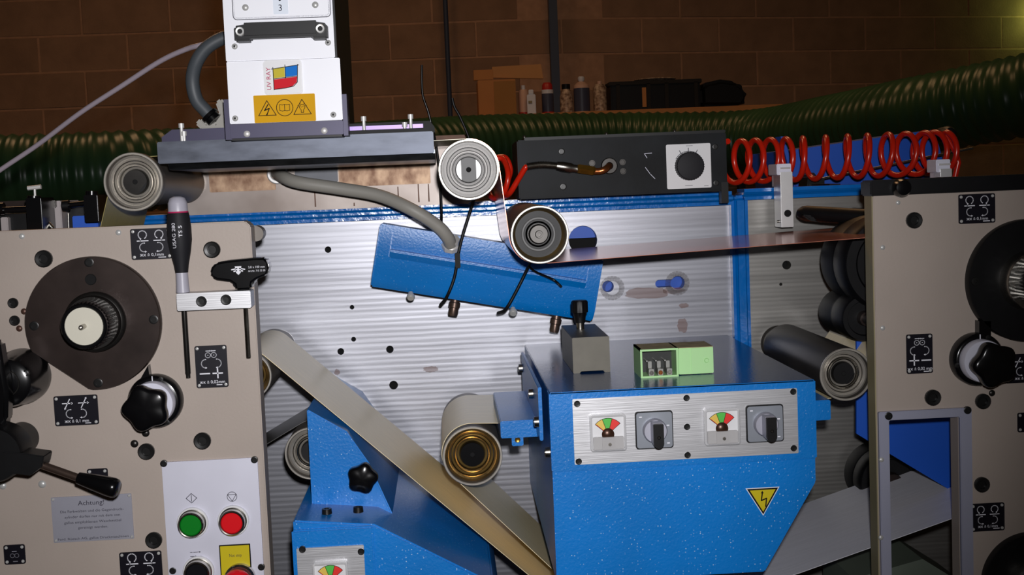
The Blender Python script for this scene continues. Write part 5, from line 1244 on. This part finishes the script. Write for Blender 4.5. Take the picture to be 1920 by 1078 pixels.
part('hose', tube(B(), pts, 5.4*s, 12), 'red_hose', t, ang=70)
DJ = 1.98
t = thing('blue_cover', pix(1620, 350, DJ), 'tilted blue sheet cover behind the red spiral hose', 'cover')
part('sheet', prism(B(), xz([(1480,282),(1752,243),(1762,275),(1800,420),(1500,430)], DJ), DJ, DJ+0.25), 'blue_flat', t, bevel=0.002)
part('side_flap', prism(B(), xz([(1463,256),(1470,256),(1492,330),(1482,330)], DJ-0.01), DJ-0.012, DJ+0.02), 'blue_flat', t)
part('corner_knob', lathe(B(), pix(1778,252,DJ), FR, [(0,-0.03),(15*s,-0.03),(17*s,0),(13*s,0.008),(0,0.01)], 20), 'black_satin', t)
t = thing('metal_rod', pix(1520, 338, 1.90), 'thin steel rod slanting up behind the red spiral hose', 'rod')
part('rod', cyl(B(), pix(1508,342,1.93), pix(1824,278,1.93), 2.6*s, seg=12), 'steel', t)
part('rod_clamp', prism(B(), xz([(1510,352),(1512,330),(1522,322),(1530,332),(1543,334),(1543,352)], 1.91), 1.90, 1.95), 'black_satin', t, bevel=0.002)
q = pix(1524, 345, 1.92); part('clamp_foot', box(B(), q.x-0.008, q.x+0.008, 1.81, 1.95, pix(1500,350,YB).z-0.004, q.z), 'black_satin', t)

# aluminium posts
def arm(u0, u1, vt, vb_, D, label, hole=None, dep=0.03, bottom=None):
    x0, x1 = pix(u0, (vt+vb_)/2, D).x, pix(u1, (vt+vb_)/2, D).x; z1 = pix((u0+u1)/2, vt, D).z; z0 = pix((u0+u1)/2, vb_, D).z
    t = thing('alu_post', ((x0+x1)/2, D+dep, z0), label, 'bracket', 'square aluminium brackets')
    part('bar', box(B(), x0, x1, D, D+dep, z0 if bottom is None else bottom, z1), 'alu_bright', t, bevel=0.0006)
    q = z1+0.008
    part('cap', box(B(), x0-0.004, x1-0.001, D+0.002, D+dep+0.012, z1-0.004, q+0.003), 'alu_anod', t, bevel=0.0008)
    part('cap_screw', cyl(B(), ((x0+x1)/2-0.008, D+0.0015, q-0.003), ((x0+x1)/2+0.006, D+0.0015, q-0.003), 0.0012, seg=8), 'steel_bright', t)
    part('side_arm', box(B(), x0+0.003, x1-0.003, D+dep-0.001, D+dep+0.02, z1-0.02, z1-0.004), 'alu_anod', t)
    if hole:
        h_ = pix(hole[0], hole[1], D); part('hole', lathe(B(), h_, FR, [(0,0.0002),(0.0042,0.0002),(0.0046,0.0006),(0.005,0)], 18), 'void_black', t)
        part('side_pin', cyl(B(), (x0-0.003, D+0.012, z0+0.008), (x0+0.002, D+0.012, z0+0.008), 0.0018, seg=10), 'steel', t)
        part('rear_knob', lathe(B(), (x1+0.001, D+dep-0.006, h_.z), (1,0,0), [(0,-0.002),(0.008,-0.002),(0.008,0.003),(0.006,0.005),(0,0.005)], 18), 'black_satin', t)
arm(1464, 1487, 322, 426, 1.735, 'bright aluminium bracket hanging in front of the right blue rail', hole=(1477,400), dep=0.036)
arm(1763, 1785, 316, 334, DP+0.05, 'bright aluminium bracket standing on the black rail of the right unit', dep=0.02, bottom=zk)
# black bar
b0, b1 = pix(1497, 399, 1.70), pix(1700, 412, 1.60)
t = thing('black_lever_bar', b0, 'round black bar reaching left from behind the right face plate', 'bar')
ax = b1-b0; L_ = ax.length; r = 15*sc(1.68)
part('bar', lathe(B(), b0, ax, [(0,0),(0.55*r,0),(0.9*r,0.006),(r,0.012),(r,L_),(0,L_)], 18), 'black_satin', t)
q = pix(1525, 412, 1.69); part('cam', prism(B(), xz([(1500,402),(1560,406),(1548,414),(1540,417),(1515,414)], 1.685), 1.675, 1.70), 'black_satin', t, bevel=0.002)
part('bar_mount', cyl(B(), pix(1690,411,1.61), (pix(1690,411,1.61).x, YB, pix(1690,411,1.61).z), 0.012), 'steel_dark', t)

# ================================================================== ink unit behind the top of the left plate
DI = 1.56
iu = thing('doctor_unit', (pix(90, 430, DI).x, DI, pix(90,430,DI).z), 'black clamps and grey bearer behind the top of the left plate', 'machine unit')
zbot = pix(90, 470, DI).z
def ibox(nm, u0, v0, u1, v1, y0, y1, m, bev=0.001):
    c = pix((u0+u1)/2, (v0+v1)/2, y0); w = (u1-u0)*sc(y0)/2; h = (v1-v0)*sc(y0)/2
    return part(nm, box(B(), c.x-w, c.x+w, y0, y1, c.z-h, c.z+h), m, iu, bevel=bev)
ibox('bearer', 80, 378, 116, 470, DI+0.02, DI+0.10, 'grey_cast'); ibox('bearer', 3, 408, 16, 470, DI, DI+0.05, 'grey_cast')
ibox('cross_bar', -60, 402, 82, 470, DI+0.01, DI+0.06, 'black_satin'); ibox('clamp', 50, 372, 79, 440, DI-0.03, DI+0.02, 'black_gloss')
ibox('clamp', 158, 366, 184, 416, DI-0.01, DI+0.04, 'black_gloss'); ibox('ink_knife', 118, 378, 160, 430, DI+0.05, DI+0.08, 'black_satin')
ibox('rear_guide', -60, 378, 58, 400, DI+0.09, DI+0.12, 'steel_brown'); ibox('plate_window', 80, 376, 104, 390, DI+0.016, DI+0.022, 'steel_dark')
ibox('blue_pad', 138, 405, 184, 470, DI+0.03, DI+0.09, 'blue_flat'); ibox('clamp_foot', 110, 440, 190, 475, DI-0.01, DI+0.10, 'black_satin')
def ishaft(nm, p0, p1, r, m): return part(nm, cyl(B(), pix(*p0), pix(*p1), r*sc(DI), seg=16), m, iu)
ishaft('adjust_shaft', (-30,396,DI-0.02), (52,392,DI-0.02), 6, 'black_gloss'); ishaft('thumb_nut', (-15,392,DI-0.02), (8,391,DI-0.02), 11, 'black_gloss')
ishaft('adjust_shaft', (116,386,DI), (160,381,DI), 5, 'black_gloss'); ishaft('thumb_nut', (118,386,DI), (130,385,DI), 10, 'black_satin')
ishaft('clamp_cap', (64,373,DI-0.01), (64,367,DI-0.01), 12, 'black_gloss'); ishaft('clamp_cap', (172,366,DI+0.01), (172,358,DI+0.01), 11, 'black_gloss')
ishaft('wing_stem', (66,372,DI-0.01), (65,353,DI-0.01), 2.2, 'steel_bright'); ishaft('wing_bar', (52,353,DI-0.01), (77,350,DI-0.01), 4, 'steel_bright')
ishaft('silver_tube', (84,412,DI-0.005), (99,428,DI-0.005), 4, 'steel'); ishaft('chain_rod', (128,400,DI+0.01), (129,440,DI+0.01), 1.2, 'steel')
